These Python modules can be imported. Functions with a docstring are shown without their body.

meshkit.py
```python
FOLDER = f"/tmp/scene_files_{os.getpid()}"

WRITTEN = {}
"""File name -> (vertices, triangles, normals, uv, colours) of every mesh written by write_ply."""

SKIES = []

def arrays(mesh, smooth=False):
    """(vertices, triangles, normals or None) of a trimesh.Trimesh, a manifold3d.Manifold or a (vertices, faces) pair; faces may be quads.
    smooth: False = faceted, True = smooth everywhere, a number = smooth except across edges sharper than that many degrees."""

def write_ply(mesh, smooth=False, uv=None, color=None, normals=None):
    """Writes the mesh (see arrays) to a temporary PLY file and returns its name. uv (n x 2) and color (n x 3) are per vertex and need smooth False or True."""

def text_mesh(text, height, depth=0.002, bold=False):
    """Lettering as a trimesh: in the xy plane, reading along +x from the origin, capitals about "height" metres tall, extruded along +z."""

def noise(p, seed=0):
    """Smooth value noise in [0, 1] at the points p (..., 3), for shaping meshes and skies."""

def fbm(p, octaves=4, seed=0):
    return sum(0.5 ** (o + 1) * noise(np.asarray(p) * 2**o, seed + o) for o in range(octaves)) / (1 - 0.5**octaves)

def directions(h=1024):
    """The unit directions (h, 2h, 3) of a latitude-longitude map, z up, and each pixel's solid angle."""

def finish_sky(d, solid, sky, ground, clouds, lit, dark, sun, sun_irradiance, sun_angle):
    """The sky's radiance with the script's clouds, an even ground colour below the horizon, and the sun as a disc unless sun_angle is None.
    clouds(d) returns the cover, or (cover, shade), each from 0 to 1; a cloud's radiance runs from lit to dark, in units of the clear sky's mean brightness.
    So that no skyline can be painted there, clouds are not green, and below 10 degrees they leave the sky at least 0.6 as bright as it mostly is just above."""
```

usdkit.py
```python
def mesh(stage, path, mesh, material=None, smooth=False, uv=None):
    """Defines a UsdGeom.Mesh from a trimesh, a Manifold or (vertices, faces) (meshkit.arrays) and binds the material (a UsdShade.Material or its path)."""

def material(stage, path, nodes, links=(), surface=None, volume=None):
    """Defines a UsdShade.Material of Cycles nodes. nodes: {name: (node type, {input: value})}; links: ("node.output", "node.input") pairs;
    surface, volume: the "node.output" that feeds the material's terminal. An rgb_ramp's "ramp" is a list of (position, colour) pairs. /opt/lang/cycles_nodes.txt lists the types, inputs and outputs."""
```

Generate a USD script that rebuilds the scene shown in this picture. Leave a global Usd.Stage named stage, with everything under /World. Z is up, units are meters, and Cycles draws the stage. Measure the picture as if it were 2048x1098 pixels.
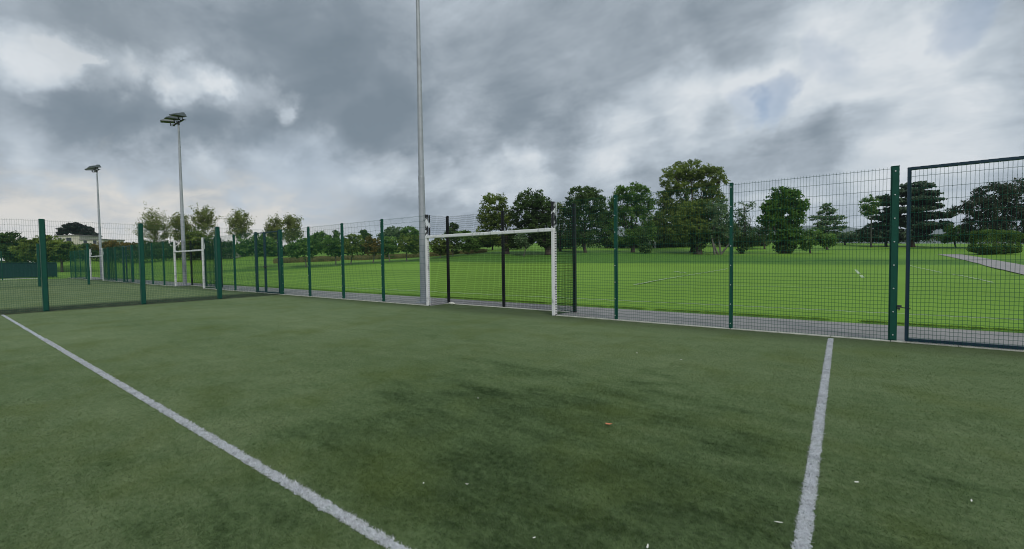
import math
import numpy as np
import trimesh
import usdkit
import meshkit
from scipy.interpolate import RBFInterpolator
from pxr import Gf, Sdf, Usd, UsdGeom, UsdLux, UsdShade, Vt

# ------------------------------------------------------------------ camera, sky, sun, exposure
stage = Usd.Stage.CreateInMemory()
UsdGeom.SetStageUpAxis(stage, UsdGeom.Tokens.z)
UsdGeom.SetStageMetersPerUnit(stage, 1.0)
world = UsdGeom.Xform.Define(stage, '/World')
stage.SetDefaultPrim(world.GetPrim())
LOOKS = '/World/Looks'

FPX, PITCH, ROLL, YAW, EYE_H = 883.4, -0.03581, -0.01333, -0.6422, 1.517   # focal length in pixels of a 2048-wide picture
fw = np.array([math.sin(YAW) * math.cos(PITCH), math.cos(YAW) * math.cos(PITCH), math.sin(PITCH)])
_r = np.array([math.cos(YAW), -math.sin(YAW), 0.0])
_u = np.cross(_r, fw)
right = math.cos(ROLL) * _r + math.sin(ROLL) * _u
up = -math.sin(ROLL) * _r + math.cos(ROLL) * _u
EYE = np.array([0, 0, EYE_H])
EXPOSURE = 0.2
cam = UsdGeom.Camera.Define(stage, '/World/camera')
m4 = Gf.Matrix4d(*[float(v) for row in (np.append(right, 0), np.append(up, 0), np.append(-fw, 0), np.append(EYE, 1)) for v in row])
cam.AddTransformOp().Set(m4)
cam.CreateHorizontalApertureAttr(36.0)
cam.CreateVerticalApertureAttr(36.0 * 549 / 1024)
cam.CreateFocalLengthAttr(36.0 * FPX / 2048)
cam.CreateClippingRangeAttr(Gf.Vec2f(0.05, 20000))
cam.CreateExposureAttr(EXPOSURE)

SUN_AZ, SUN_EL = math.radians(128), math.radians(44)       # azimuth from +y towards +x
SKY_STRENGTH = 0.1


def sight(px, py):
    """Direction of the sight line through a point of the 2048 x 1098 photograph."""
    d = (px - 1024) / FPX * right - (py - 549) / FPX * up + fw
    return d


def unit(v):
    v = np.asarray(v, float)
    return v / np.linalg.norm(v)


def make_sky():
    N, L = {}, []
    k = [0]

    def node(kind, ins=None, links=()):
        k[0] += 1
        n = 'n%03d' % k[0]
        N[n] = (kind, ins or {})
        for src, dst in links:
            L.append((src, n + '.' + dst))
        return n

    tc = node('texture_coordinate')
    D = tc + '.generated'
    sep = node('separate_xyz', {}, [(D, 'vector')])
    # clouds lie on a layer: project the direction on it
    den = node('math', {'math_type': 'add', 'value2': 0.34}, [(sep + '.z', 'value1')])
    den = node('math', {'math_type': 'maximum', 'value2': 0.05}, [(den + '.value', 'value1')])
    qx = node('math', {'math_type': 'divide'}, [(sep + '.x', 'value1'), (den + '.value', 'value2')])
    qy = node('math', {'math_type': 'divide'}, [(sep + '.y', 'value1'), (den + '.value', 'value2')])
    q = node('combine_xyz', {}, [(qx + '.value', 'x'), (qy + '.value', 'y')])
    qs = node('mapping', {'scale': (1.5, 1.9, 1.0), 'rotation': (0.0, 0.0, 0.3)}, [(q + '.vector', 'vector')])
    big = node('noise_texture', {'scale': 1.1, 'detail': 9.0, 'roughness': 0.60, 'distortion': 0.5}, [(qs + '.vector', 'vector')])
    fine = node('noise_texture', {'scale': 3.0, 'detail': 11.0, 'roughness': 0.62, 'distortion': 0.35}, [(qs + '.vector', 'vector')])
    # a warped direction gives the cloud masses ragged edges
    wn = node('noise_texture', {'scale': 7.0, 'detail': 7.0, 'roughness': 0.6}, [(D, 'vector')])
    wv = node('vector_math', {'math_type': 'subtract', 'vector2': (0.5, 0.5, 0.5)}, [(wn + '.color', 'vector1')])
    wv = node('vector_math', {'math_type': 'scale', 'scale': 0.16}, [(wv + '.vector', 'vector1')])
    wd = node('vector_math', {'math_type': 'add'}, [(D, 'vector1'), (wv + '.vector', 'vector2')])
    wd = node('vector_math', {'math_type': 'normalize'}, [(wd + '.vector', 'vector1')])

    def mass(px, py, r_in, r_out, warp=True):
        """1 inside r_in pixels of the point, 0 outside r_out."""
        c = unit(sight(px, py))
        f = 1.0 / FPX / (1 + ((px - 1024) ** 2 + (py - 549) ** 2) / FPX ** 2) ** 0.75
        dp = node('vector_math', {'math_type': 'dot_product', 'vector2': tuple(c)}, [((wd + '.vector') if warp else D, 'vector1')])
        mr = node('map_range', {'range_type': 'smoothstep', 'from_min': math.cos(min(r_out * f, 1.5)), 'from_max': math.cos(r_in * f), 'to_min': 0.0, 'to_max': 1.0, 'clamp': True}, [(dp + '.value', 'value')])
        return mr + '.result'

    total = node('math', {'math_type': 'multiply_add', 'value2': 0.80, 'value3': BASE - 0.40}, [(big + '.fac', 'value1')]) + '.value'
    total = node('math', {'math_type': 'multiply_add', 'value2': 0.60, 'value3': -0.30}, [(fine + '.fac', 'value1')]) + '.value|' + total
    a, b = total.split('|')
    total = node('math', {'math_type': 'add'}, [(a, 'value1'), (b, 'value2')]) + '.value'
    for px, py, ri, ro, amp in MASSES:
        w = mass(px, py, ri, ro)
        total = node('math', {'math_type': 'multiply_add', 'value2': amp}, [(w, 'value1'), (total, 'value3')]) + '.value'
    total = node('math', {'math_type': 'multiply_add', 'value2': 1.22, 'value3': -0.10}, [(total, 'value1')]) + '.value'
    ramp = node('rgb_ramp', {'ramp': CLOUD_RAMP}, [(total, 'fac')])
    col = ramp + '.color'
    # warm light low in the west
    for px, py, ri, ro, tint, amt in TINTS:
        w = mass(px, py, ri, ro)
        w = node('math', {'math_type': 'multiply', 'value2': amt}, [(w, 'value1')]) + '.value'
        col = node('mix_color', {'b': tint}, [(w, 'fac'), (col, 'a')]) + '.result'
    # pale warm light low in the west, between the cloud base and the land
    zz = node('math', {'math_type': 'multiply_add', 'value2': 0.24}, [(fine + '.fac', 'value1'), (sep + '.z', 'value3')])
    low = node('map_range', {'range_type': 'smoothstep', 'from_min': 0.175, 'from_max': 0.295, 'to_min': 1.0, 'to_max': 0.0, 'clamp': True}, [(zz + '.value', 'value')])
    west = mass(100, 490, 330, 860, False)
    low = node('math', {'math_type': 'multiply'}, [(low + '.result', 'value1'), (west, 'value2')])
    low = node('math', {'math_type': 'multiply', 'value2': 0.9}, [(low + '.value', 'value1')])
    col = node('mix_color', {'b': (0.80, 0.745, 0.655)}, [(low + '.value', 'fac'), (col, 'a')]) + '.result'
    # an overcast sky is brighter towards the zenith
    zen = node('map_range', {'range_type': 'smoothstep', 'from_min': 0.45, 'from_max': 0.95, 'to_min': 1.0, 'to_max': ZENITH, 'clamp': True}, [(sep + '.z', 'value')])
    zen = node('math', {'math_type': 'multiply', 'value2': CLOUD_GAIN / SKY_STRENGTH}, [(zen + '.result', 'value1')])
    cloud = node('vector_math', {'math_type': 'scale'}, [(col, 'vector1'), (zen + '.value', 'scale')])
    sky = node('sky_texture', {'sky_type': 'single_scattering', 'sun_disc': False, 'sun_elevation': SUN_EL, 'sun_rotation': SUN_AZ, 'altitude': 50.0})
    cover = node('value', {'value': 1.0}) + '.value'
    for px, py, ri, ro, amt in GAPS:
        w = mass(px, py, ri, ro)
        cover = node('math', {'math_type': 'multiply_add', 'value2': -amt}, [(w, 'value1'), (cover, 'value3')]) + '.value'
    cl = node('clamp', {'min': 0.0, 'max': 0.97}, [(cover, 'value')])
    mixn = node('mix_color', {}, [(cl + '.result', 'fac'), (sky + '.color', 'a'), (cloud + '.vector', 'b')])
    bg = node('background_shader', {'strength': SKY_STRENGTH}, [(mixn + '.result', 'color')])
    return usdkit.material(stage, LOOKS + '/sky', N, L, surface=bg + '.background')


BASE = 0.49
ZENITH = 1.7
CLOUD_GAIN = 1.0
CLOUD_RAMP = [(0.0, (0.158, 0.200, 0.236)), (0.25, (0.200, 0.243, 0.282)), (0.5, (0.310, 0.357, 0.402)), (0.68, (0.420, 0.475, 0.525)), (0.85, (0.540, 0.590, 0.630)), (1.0, (0.650, 0.685, 0.710)), ]
MASSES = [  # x, y, inner radius, outer radius, amount (brighter +, darker -)
    (80, 120, 10, 110, 0.336), (200, 130, 10, 90, 0.269), (300, 160, 10, 90, 0.246), (390, 165, 10, 90, 0.314), (480, 185, 10, 80, 0.246), (566, 210, 4, 40, 0.291), (620, 245, 10, 80, 0.140), (690, 310, 10, 90, 0.120),
    (240, 215, 30, 120, -0.240), (350, 235, 30, 120, -0.260), (450, 235, 30, 110, -0.220), (550, 265, 20, 90, -0.160), (150, 265, 20, 120, -0.120),
    (560, 70, 80, 240, -0.160), (680, 120, 80, 230, -0.160), (700, 220, 40, 150, -0.140), (820, 300, 40, 150, -0.140), (300, 50, 60, 180, -0.160), (150, 30, 40, 120, -0.080),
    (920, 200, 60, 200, -0.080), (1000, 60, 60, 200, -0.020), (1130, 280, 10, 90, -0.160), (1080, 180, 30, 140, -0.040),
    (1230, 285, 10, 100, 0.187), (1310, 250, 20, 120, 0.187), (1420, 230, 20, 130, 0.187), (1540, 210, 20, 120, 0.156), (1200, 335, 5, 90, 0.172), (1600, 140, 40, 190, 0.156), (1760, 120, 50, 220, 0.187), (1920, 120, 50, 220, 0.187), (1090, 335, 10, 100, 0.140), (1450, 130, 30, 150, 0.078),
    (1330, 310, 20, 110, -0.100), (1470, 312, 30, 110, -0.160), (1610, 300, 30, 110, -0.200), (1700, 270, 20, 90, -0.120), (1810, 215, 30, 110, -0.100), (1480, 25, 40, 130, -0.140),
    (1850, 320, 60, 200, 0.203), (1700, 400, 60, 220, 0.187), (1500, 400, 40, 160, 0.125), (1980, 250, 30, 140, 0.094),
    (770, 355, 5, 70, 0.240), (860, 355, 5, 70, 0.220), (950, 352, 5, 70, 0.220), (1030, 365, 5, 80, 0.200), (620, 345, 20, 120, 0.140), (480, 335, 20, 130, 0.130), (330, 335, 20, 130, 0.120), (160, 350, 20, 130, 0.140), (60, 300, 20, 100, 0.100),
    (95, 95, 3, 36, 0.179), (150, 122, 3, 36, 0.179), (330, 160, 3, 36, 0.134), (390, 172, 3, 40, 0.202), (450, 168, 3, 36, 0.157), (566, 210, 2, 24, 0.179),
]
TINTS = [(620, 420, 20, 200, (0.36, 0.44, 0.53), 0.4), (200, 60, 30, 200, (0.26, 0.30, 0.33), 0.3)]
GAPS = [(1545, 195, 5, 60, 0.55), (1940, 40, 20, 90, 0.45), (1490, 210, 4, 45, 0.35), (1640, 130, 4, 60, 0.25)]

dome = UsdLux.DomeLight.Define(stage, '/World/sky')
dome.CreateIntensityAttr(1.0)
UsdShade.MaterialBindingAPI.Apply(dome.GetPrim()).Bind(make_sky())
dome.GetPrim().SetCustomDataByKey('kind', 'structure')

sun = UsdLux.DistantLight.Define(stage, '/World/sun')
sun.CreateIntensityAttr(0.4)
sun.CreateAngleAttr(14.0)
sun.CreateNormalizeAttr(True)
sun.CreateColorAttr(Gf.Vec3f(1.0, 0.95, 0.87))
sd = np.array([math.sin(SUN_AZ) * math.cos(SUN_EL), math.cos(SUN_AZ) * math.cos(SUN_EL), math.sin(SUN_EL)])
sx = unit(np.cross([0, 0, 1], sd))
sy = np.cross(sd, sx)
sun.AddTransformOp().Set(Gf.Matrix4d(*[float(v) for row in (np.append(sx, 0), np.append(sy, 0), np.append(sd, 0), (0, 0, 50, 1)) for v in row]))

# ------------------------------------------------------------------ helpers
counts = {}


def numbered(parent, name):
    n = counts.get((parent, name), 0)
    counts[(parent, name)] = n + 1
    return name if n == 0 else '%s_%03d' % (name, n)


def tag(prim, label=None, cat=None, group=None, kind=None):
    p = prim.GetPrim() if hasattr(prim, 'GetPrim') else prim
    for key, val in (('label', label), ('category', cat), ('group', group), ('kind', kind)):
        if val:
            p.SetCustomDataByKey(key, val)
    return p


def thing(name, label=None, cat=None, loc=(0, 0, 0), rotz=0.0, group=None, kind=None):
    x = UsdGeom.Xform.Define(stage, '/World/' + numbered('/World', name))
    if any(loc):
        x.AddTranslateOp().Set(Gf.Vec3d(*map(float, loc)))
    if rotz:
        x.AddRotateZOp().Set(math.degrees(rotz))
    tag(x, label, cat, group, kind)
    return x.GetPrim()


def obj(name, mesh, mat, parent=None, smooth=False, label=None, kind=None):
    base = parent.GetPath().pathString if parent else '/World'
    if isinstance(mesh, MB):
        mesh = mesh.arrays()
    g = usdkit.mesh(stage, base + '/' + numbered(base, name), mesh, mat, smooth=smooth)
    tag(g, label, kind=kind)
    return g.GetPrim()


class MB:
    """Collects boxes, bars and tubes into one mesh."""

    def __init__(self):
        self.v, self.f, self.n = [], [], 0

    def add(self, v, f):
        self.v.append(np.asarray(v, float))
        self.f.append(np.asarray(f, int) + self.n)
        self.n += len(v)
        return self

    def arrays(self):
        return np.vstack(self.v), np.vstack(self.f)

    def box(self, lo, hi, bevel=0.0):
        lo, hi = np.minimum(lo, hi), np.maximum(lo, hi)
        if bevel:
            t = trimesh.creation.box(hi - lo)
            pts = []
            for s in np.array(np.meshgrid([-1, 1], [-1, 1], [-1, 1])).T.reshape(-1, 3):
                h = (hi - lo) / 2
                for k in range(3):
                    e = h - bevel
                    e[k] = h[k]
                    pts.append(s * e)
            t = trimesh.convex.convex_hull(np.array(pts))
            return self.add(t.vertices + (lo + hi) / 2, t.faces)
        v = np.array([[x, y, z] for z in (lo[2], hi[2]) for y in (lo[1], hi[1]) for x in (lo[0], hi[0])])
        f = [[0, 2, 1], [1, 2, 3], [4, 5, 6], [5, 7, 6], [0, 1, 4], [1, 5, 4], [2, 6, 3], [3, 6, 7], [0, 4, 2], [2, 4, 6], [1, 3, 5], [3, 7, 5]]
        return self.add(v, f)

    def tube(self, pts, radii, sides=6, cap=True):
        pts = np.asarray(pts, float)
        radii = np.broadcast_to(np.asarray(radii, float), (len(pts),))
        t = np.gradient(pts, axis=0)
        t /= np.maximum(np.linalg.norm(t, axis=1, keepdims=True), 1e-9)
        ref = np.array([0, 0, 1.0]) if abs(t[0, 2]) < 0.9 else np.array([1.0, 0, 0])
        a = np.cross(t, ref)
        a /= np.maximum(np.linalg.norm(a, axis=1, keepdims=True), 1e-9)
        b = np.cross(t, a)
        ang = np.arange(sides) / sides * 2 * np.pi + np.pi / sides
        ring = np.cos(ang)[None, :, None] * a[:, None] + np.sin(ang)[None, :, None] * b[:, None]
        v = (pts[:, None] + ring * radii[:, None, None]).reshape(-1, 3)
        n, f = len(pts), []
        for i in range(n - 1):
            for j in range(sides):
                p, q = i * sides + j, i * sides + (j + 1) % sides
                f += [[p, p + sides, q], [q, p + sides, q + sides]]
        if cap:
            for j in range(1, sides - 1):
                f += [[0, j, j + 1], [(n - 1) * sides, (n - 1) * sides + j + 1, (n - 1) * sides + j]]
        return self.add(v, f)


def inst(name, src, loc, rotz=0, label=None, cat=None, group=None):
    r = thing(name, label, cat, loc, rotz, group)
    r.GetReferences().AddInternalReference(src.GetPath())
    r.SetInstanceable(True)
    return r


# ------------------------------------------------------------------ materials
def plain(name, col, rough=0.6, metal=0.0, var=0.12, scale=8.0, spec=0.4, bump=0.0):
    """A painted or natural surface with slight blotches of its own colour."""
    c = np.array(col)
    nodes = {'tc': ('geometry', {}), 'n': ('noise_texture', {'scale': scale, 'detail': 5.0, 'roughness': 0.6}),
             'r': ('rgb_ramp', {'ramp': [(0.3, tuple(c * (1 - var))), (0.7, tuple(np.minimum(c * (1 + var), 1)))]}),
             'p': ('principled_bsdf', {'roughness': rough, 'metallic': metal, 'specular_ior_level': spec})}
    links = [('tc.position', 'n.vector'), ('n.fac', 'r.fac'), ('r.color', 'p.base_color')]
    if bump:
        nodes['b'] = ('bump', {'strength': bump, 'distance': 0.02})
        links += [('n.fac', 'b.height'), ('b.normal', 'p.normal')]
    return usdkit.material(stage, LOOKS + '/' + name, nodes, links, surface='p.BSDF')


def leafy(name, dark, light, trans=0.42, clump=0.6, rough=0.6):
    """Leaves: tone varies from leaf to leaf and from bough to bough; some light comes through."""
    dark, light = np.array(dark), np.array(light)
    nodes = {'g': ('geometry', {}), 'n': ('noise_texture', {'scale': clump, 'detail': 3.0}),
             'm': ('math', {'math_type': 'multiply_add', 'value2': 0.45}),
             'r': ('rgb_ramp', {'ramp': [(0.35, tuple(dark)), (0.85, tuple(light))]}),
             'p': ('principled_bsdf', {'roughness': rough, 'specular_ior_level': 0.25}),
             't': ('translucent_bsdf', {}), 'x': ('mix_closure', {'fac': trans})}
    links = [('g.position', 'n.vector'), ('g.random_per_island', 'm.value1'), ('n.fac', 'm.value3'), ('m.value', 'r.fac'),
             ('r.color', 'p.base_color'), ('r.color', 't.color'), ('p.BSDF', 'x.closure1'), ('t.BSDF', 'x.closure2')]
    return usdkit.material(stage, LOOKS + '/' + name, nodes, links, surface='x.closure')


TURF_STOPS = [(0.0, (0.029, 0.054, 0.015)), (0.45, (0.091, 0.138, 0.054)), (1.0, (0.160, 0.208, 0.098))]


def turf_colour(nodes, links, gain=1.0):
    """World-space colour of the artificial turf: soft large blotches, a worn dark patch, dirty edges and painted contact shade by the fences. Returns the socket."""
    nodes.update({
        'g': ('geometry', {}), 'sx': ('separate_xyz', {}), 'st': ('mapping', {'scale': (0.5, 1.15, 1.0), 'rotation': (0.0, 0.0, 0.25)}),
        'n1': ('noise_texture', {'scale': 0.35, 'detail': 4.0, 'roughness': 0.55}),
        'n2': ('noise_texture', {'scale': 3.2, 'detail': 6.0, 'roughness': 0.65}),
        'n3': ('noise_texture', {'scale': 19.0, 'detail': 4.0, 'roughness': 0.65}),
        'a1': ('math', {'math_type': 'multiply_add', 'value2': 0.85, 'value3': -0.36}),
        'a2': ('math', {'math_type': 'multiply_add', 'value2': 0.80}),
        'a3': ('math', {'math_type': 'multiply_add', 'value2': 1.0}),
        # worn dark patch around (-2.0, 2.7)
        'pw': ('noise_texture', {'scale': 1.0, 'detail': 6.0, 'roughness': 0.68}),
        'pv': ('vector_math', {'math_type': 'subtract', 'vector2': (0.5, 0.5, 0.5)}),
        'pk': ('vector_math', {'math_type': 'scale', 'scale': 6.5}),
        'pa': ('vector_math', {'math_type': 'add'}),
        'pd': ('vector_math', {'math_type': 'subtract', 'vector2': (-2.0, 2.7, 0.0)}),
        'ps': ('vector_math', {'math_type': 'multiply', 'vector2': (0.46, 0.58, 0.0)}),
        'pl': ('vector_math', {'math_type': 'length'}),
        'pn': ('math', {'math_type': 'multiply_add', 'value2': 1.2}),
        'pm': ('map_range', {'range_type': 'smoothstep', 'from_min': 0.9, 'from_max': 2.3, 'to_min': -0.44, 'to_max': 0.0, 'clamp': True}),
        'a4': ('math', {'math_type': 'add'}),
        'a5': ('math', {'math_type': 'add', 'value2': -0.31}),
        'r': ('rgb_ramp', {'ramp': [(p, tuple(np.array(c) * gain)) for p, c in TURF_STOPS]}),
        # dirty strip along the fence; cross fence contact shadow painted on its far side
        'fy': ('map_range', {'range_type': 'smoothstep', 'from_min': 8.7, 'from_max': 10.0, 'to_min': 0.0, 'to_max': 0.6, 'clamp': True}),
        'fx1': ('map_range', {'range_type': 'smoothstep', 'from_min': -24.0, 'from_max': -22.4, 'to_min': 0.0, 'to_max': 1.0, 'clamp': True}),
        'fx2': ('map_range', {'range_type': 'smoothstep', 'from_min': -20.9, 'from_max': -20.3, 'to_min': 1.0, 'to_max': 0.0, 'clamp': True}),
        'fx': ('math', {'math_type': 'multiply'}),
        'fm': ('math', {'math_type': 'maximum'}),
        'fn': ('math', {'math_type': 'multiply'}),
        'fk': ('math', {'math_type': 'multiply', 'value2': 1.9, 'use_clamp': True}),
        'hn': ('noise_texture', {'scale': 0.9, 'detail': 5.0, 'roughness': 0.6}),
        'hr': ('map_range', {'from_min': 0.48, 'from_max': 0.72, 'to_min': 0.0, 'to_max': 0.55, 'clamp': True}),
        'moss': ('mix_color', {'b': tuple(np.array((0.086, 0.118, 0.022)) * gain)}),
        'kn': ('noise_texture', {'scale': 34.0, 'detail': 3.0, 'roughness': 0.55}),
        'kr': ('map_range', {'from_min': 0.60, 'from_max': 0.68, 'to_min': 0.0, 'to_max': 0.75, 'clamp': True}),
        'kg': ('map_range', {'from_min': 0.42, 'from_max': 0.62, 'to_min': 0.0, 'to_max': 1.0, 'clamp': True}),
        'km': ('math', {'math_type': 'multiply'}),
        'fleck': ('mix_color', {'b': tuple(np.array((0.018, 0.036, 0.010)) * gain)}),
        'dirt_shade': ('mix_color', {'b': tuple(np.array((0.024, 0.036, 0.014)) * gain)}),
    })
    links += [('g.position', 'st.vector'), ('st.vector', 'n1.vector'), ('st.vector', 'n2.vector'), ('g.position', 'n3.vector'), ('g.position', 'sx.vector'),
              ('n1.fac', 'a1.value1'), ('a1.value', 'a2.value3'), ('n2.fac', 'a2.value1'), ('a2.value', 'a3.value3'), ('n3.fac', 'a3.value1'),
              ('st.vector', 'pw.vector'), ('pw.color', 'pv.vector1'), ('pv.vector', 'pk.vector1'), ('pk.vector', 'pa.vector1'), ('g.position', 'pa.vector2'), ('pa.vector', 'pd.vector1'), ('pd.vector', 'ps.vector1'), ('ps.vector', 'pl.vector1'), ('n2.fac', 'pn.value1'), ('pl.value', 'pn.value3'), ('pn.value', 'pm.value'),
              ('a3.value', 'a4.value1'), ('pm.result', 'a4.value2'), ('a4.value', 'a5.value1'), ('a5.value', 'r.fac'),
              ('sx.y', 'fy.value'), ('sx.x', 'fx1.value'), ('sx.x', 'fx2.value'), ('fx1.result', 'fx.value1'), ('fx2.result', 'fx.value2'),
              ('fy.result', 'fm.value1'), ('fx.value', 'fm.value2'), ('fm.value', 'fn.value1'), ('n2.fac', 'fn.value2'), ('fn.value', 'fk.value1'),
              ('g.position', 'hn.vector'), ('hn.fac', 'hr.value'), ('hr.result', 'moss.fac'), ('r.color', 'moss.a'),
              ('g.position', 'kn.vector'), ('kn.fac', 'kr.value'), ('n2.fac', 'kg.value'), ('kr.result', 'km.value1'), ('kg.result', 'km.value2'), ('km.value', 'fleck.fac'), ('moss.result', 'fleck.a'),
              ('fleck.result', 'dirt_shade.a'), ('fk.value', 'dirt_shade.fac')]
    return 'dirt_shade.result'


def make_turf():
    nodes, links = {}, []
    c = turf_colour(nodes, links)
    nodes.update({'b': ('bump', {'strength': 0.9, 'distance': 0.012}), 'nb': ('noise_texture', {'scale': 70.0, 'detail': 4.0, 'roughness': 0.7}),
                  'p': ('principled_bsdf', {'roughness': 0.85, 'specular_ior_level': 0.18})})
    links += [('g.position', 'nb.vector'), ('nb.fac', 'b.height'), ('b.normal', 'p.normal'), (c, 'p.base_color')]
    return usdkit.material(stage, LOOKS + '/turf', nodes, links, surface='p.BSDF')


def make_fibre():
    nodes, links = {}, []
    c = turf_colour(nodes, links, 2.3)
    nodes.update({'h': ('hsv', {}), 'rv': ('map_range', {'from_min': 0.0, 'from_max': 1.0, 'to_min': 0.55, 'to_max': 1.45}),
                  'p': ('principled_bsdf', {'roughness': 0.5, 'specular_ior_level': 0.35}), 't': ('translucent_bsdf', {}), 'x': ('mix_closure', {'fac': 0.35})})
    links += [('g.random_per_island', 'rv.value'), ('rv.result', 'h.value'), (c, 'h.color'), ('h.color', 'p.base_color'), ('h.color', 't.color'), ('p.BSDF', 'x.closure1'), ('t.BSDF', 'x.closure2')]
    return usdkit.material(stage, LOOKS + '/turf_fibre', nodes, links, surface='x.closure')


def make_lawn():
    nodes = {'g': ('geometry', {}), 's': ('separate_xyz', {}),
             'n1': ('noise_texture', {'scale': 0.09, 'detail': 5.0, 'roughness': 0.6}),
             'n2': ('noise_texture', {'scale': 1.3, 'detail': 6.0, 'roughness': 0.7}),
             'n3': ('noise_texture', {'scale': 9.0, 'detail': 4.0, 'roughness': 0.7}),
             'a1': ('math', {'math_type': 'multiply_add', 'value2': 0.9, 'value3': -0.35}),
             'a2': ('math', {'math_type': 'multiply_add', 'value2': 0.35}),
             'a3': ('math', {'math_type': 'multiply_add', 'value2': 0.35}),
             'r': ('rgb_ramp', {'ramp': [(0.1, (0.098, 0.188, 0.015)), (0.5, (0.144, 0.278, 0.025)), (0.95, (0.190, 0.330, 0.042))]}),
             # the grass of the bank is darker
             'w': ('attribute', {'attribute': 'dark_grass'}),
             'wn': ('math', {'math_type': 'multiply', 'use_clamp': True}),
             'wk': ('math', {'math_type': 'multiply', 'value2': 1.75, 'use_clamp': True}),
             'mix': ('mix_color', {'b': (0.052, 0.138, 0.014)}),
             'b': ('bump', {'strength': 0.8, 'distance': 0.05}),
             'p': ('principled_bsdf', {'roughness': 0.8, 'specular_ior_level': 0.2})}
    links = [('g.position', 'n1.vector'), ('g.position', 'n2.vector'), ('g.position', 'n3.vector'), ('n1.fac', 'a1.value1'), ('a1.value', 'a2.value3'), ('n2.fac', 'a2.value1'),
             ('a2.value', 'a3.value3'), ('n3.fac', 'a3.value1'), ('a3.value', 'r.fac'), ('r.color', 'mix.a'), ('w.fac', 'wn.value1'), ('n2.fac', 'wn.value2'), ('wn.value', 'wk.value1'), ('wk.value', 'mix.fac'),
             ('n3.fac', 'b.height'), ('b.normal', 'p.normal'), ('mix.result', 'p.base_color')]
    return usdkit.material(stage, LOOKS + '/lawn', nodes, links, surface='p.BSDF')


def make_asphalt(name, col):
    c = np.array(col)
    nodes = {'g': ('geometry', {}), 'n1': ('noise_texture', {'scale': 1.1, 'detail': 6.0, 'roughness': 0.65}), 'n2': ('voronoi_texture', {'scale': 70.0}),
             'a': ('math', {'math_type': 'multiply_add', 'value2': 0.3}),
             'r': ('rgb_ramp', {'ramp': [(0.3, tuple(c * 0.72)), (0.55, tuple(c)), (0.85, tuple(c * 1.22))]}),
             'b': ('bump', {'strength': 0.5, 'distance': 0.006}), 'p': ('principled_bsdf', {'roughness': 0.85, 'specular_ior_level': 0.3})}
    links = [('g.position', 'n1.vector'), ('g.position', 'n2.vector'), ('n2.distance', 'a.value1'), ('n1.fac', 'a.value3'), ('a.value', 'r.fac'), ('r.color', 'p.base_color'), ('n2.distance', 'b.height'), ('b.normal', 'p.normal')]
    return usdkit.material(stage, LOOKS + '/' + name, nodes, links, surface='p.BSDF')


def make_chipped(name, base, under, lo, hi, scale):
    """Paint that has flaked off in patches."""
    nodes = {'g': ('geometry', {}), 'm': ('mapping', {'scale': (1.0, 1.0, 0.55)}), 'n': ('noise_texture', {'scale': scale, 'detail': 5.0, 'roughness': 0.62}),
             'r': ('rgb_ramp', {'ramp': [(lo, tuple(base)), (hi, tuple(under))]}), 'p': ('principled_bsdf', {'roughness': 0.5})}
    links = [('g.position', 'm.vector'), ('m.vector', 'n.vector'), ('n.fac', 'r.fac'), ('r.color', 'p.base_color')]
    return usdkit.material(stage, LOOKS + '/' + name, nodes, links, surface='p.BSDF')


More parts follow.
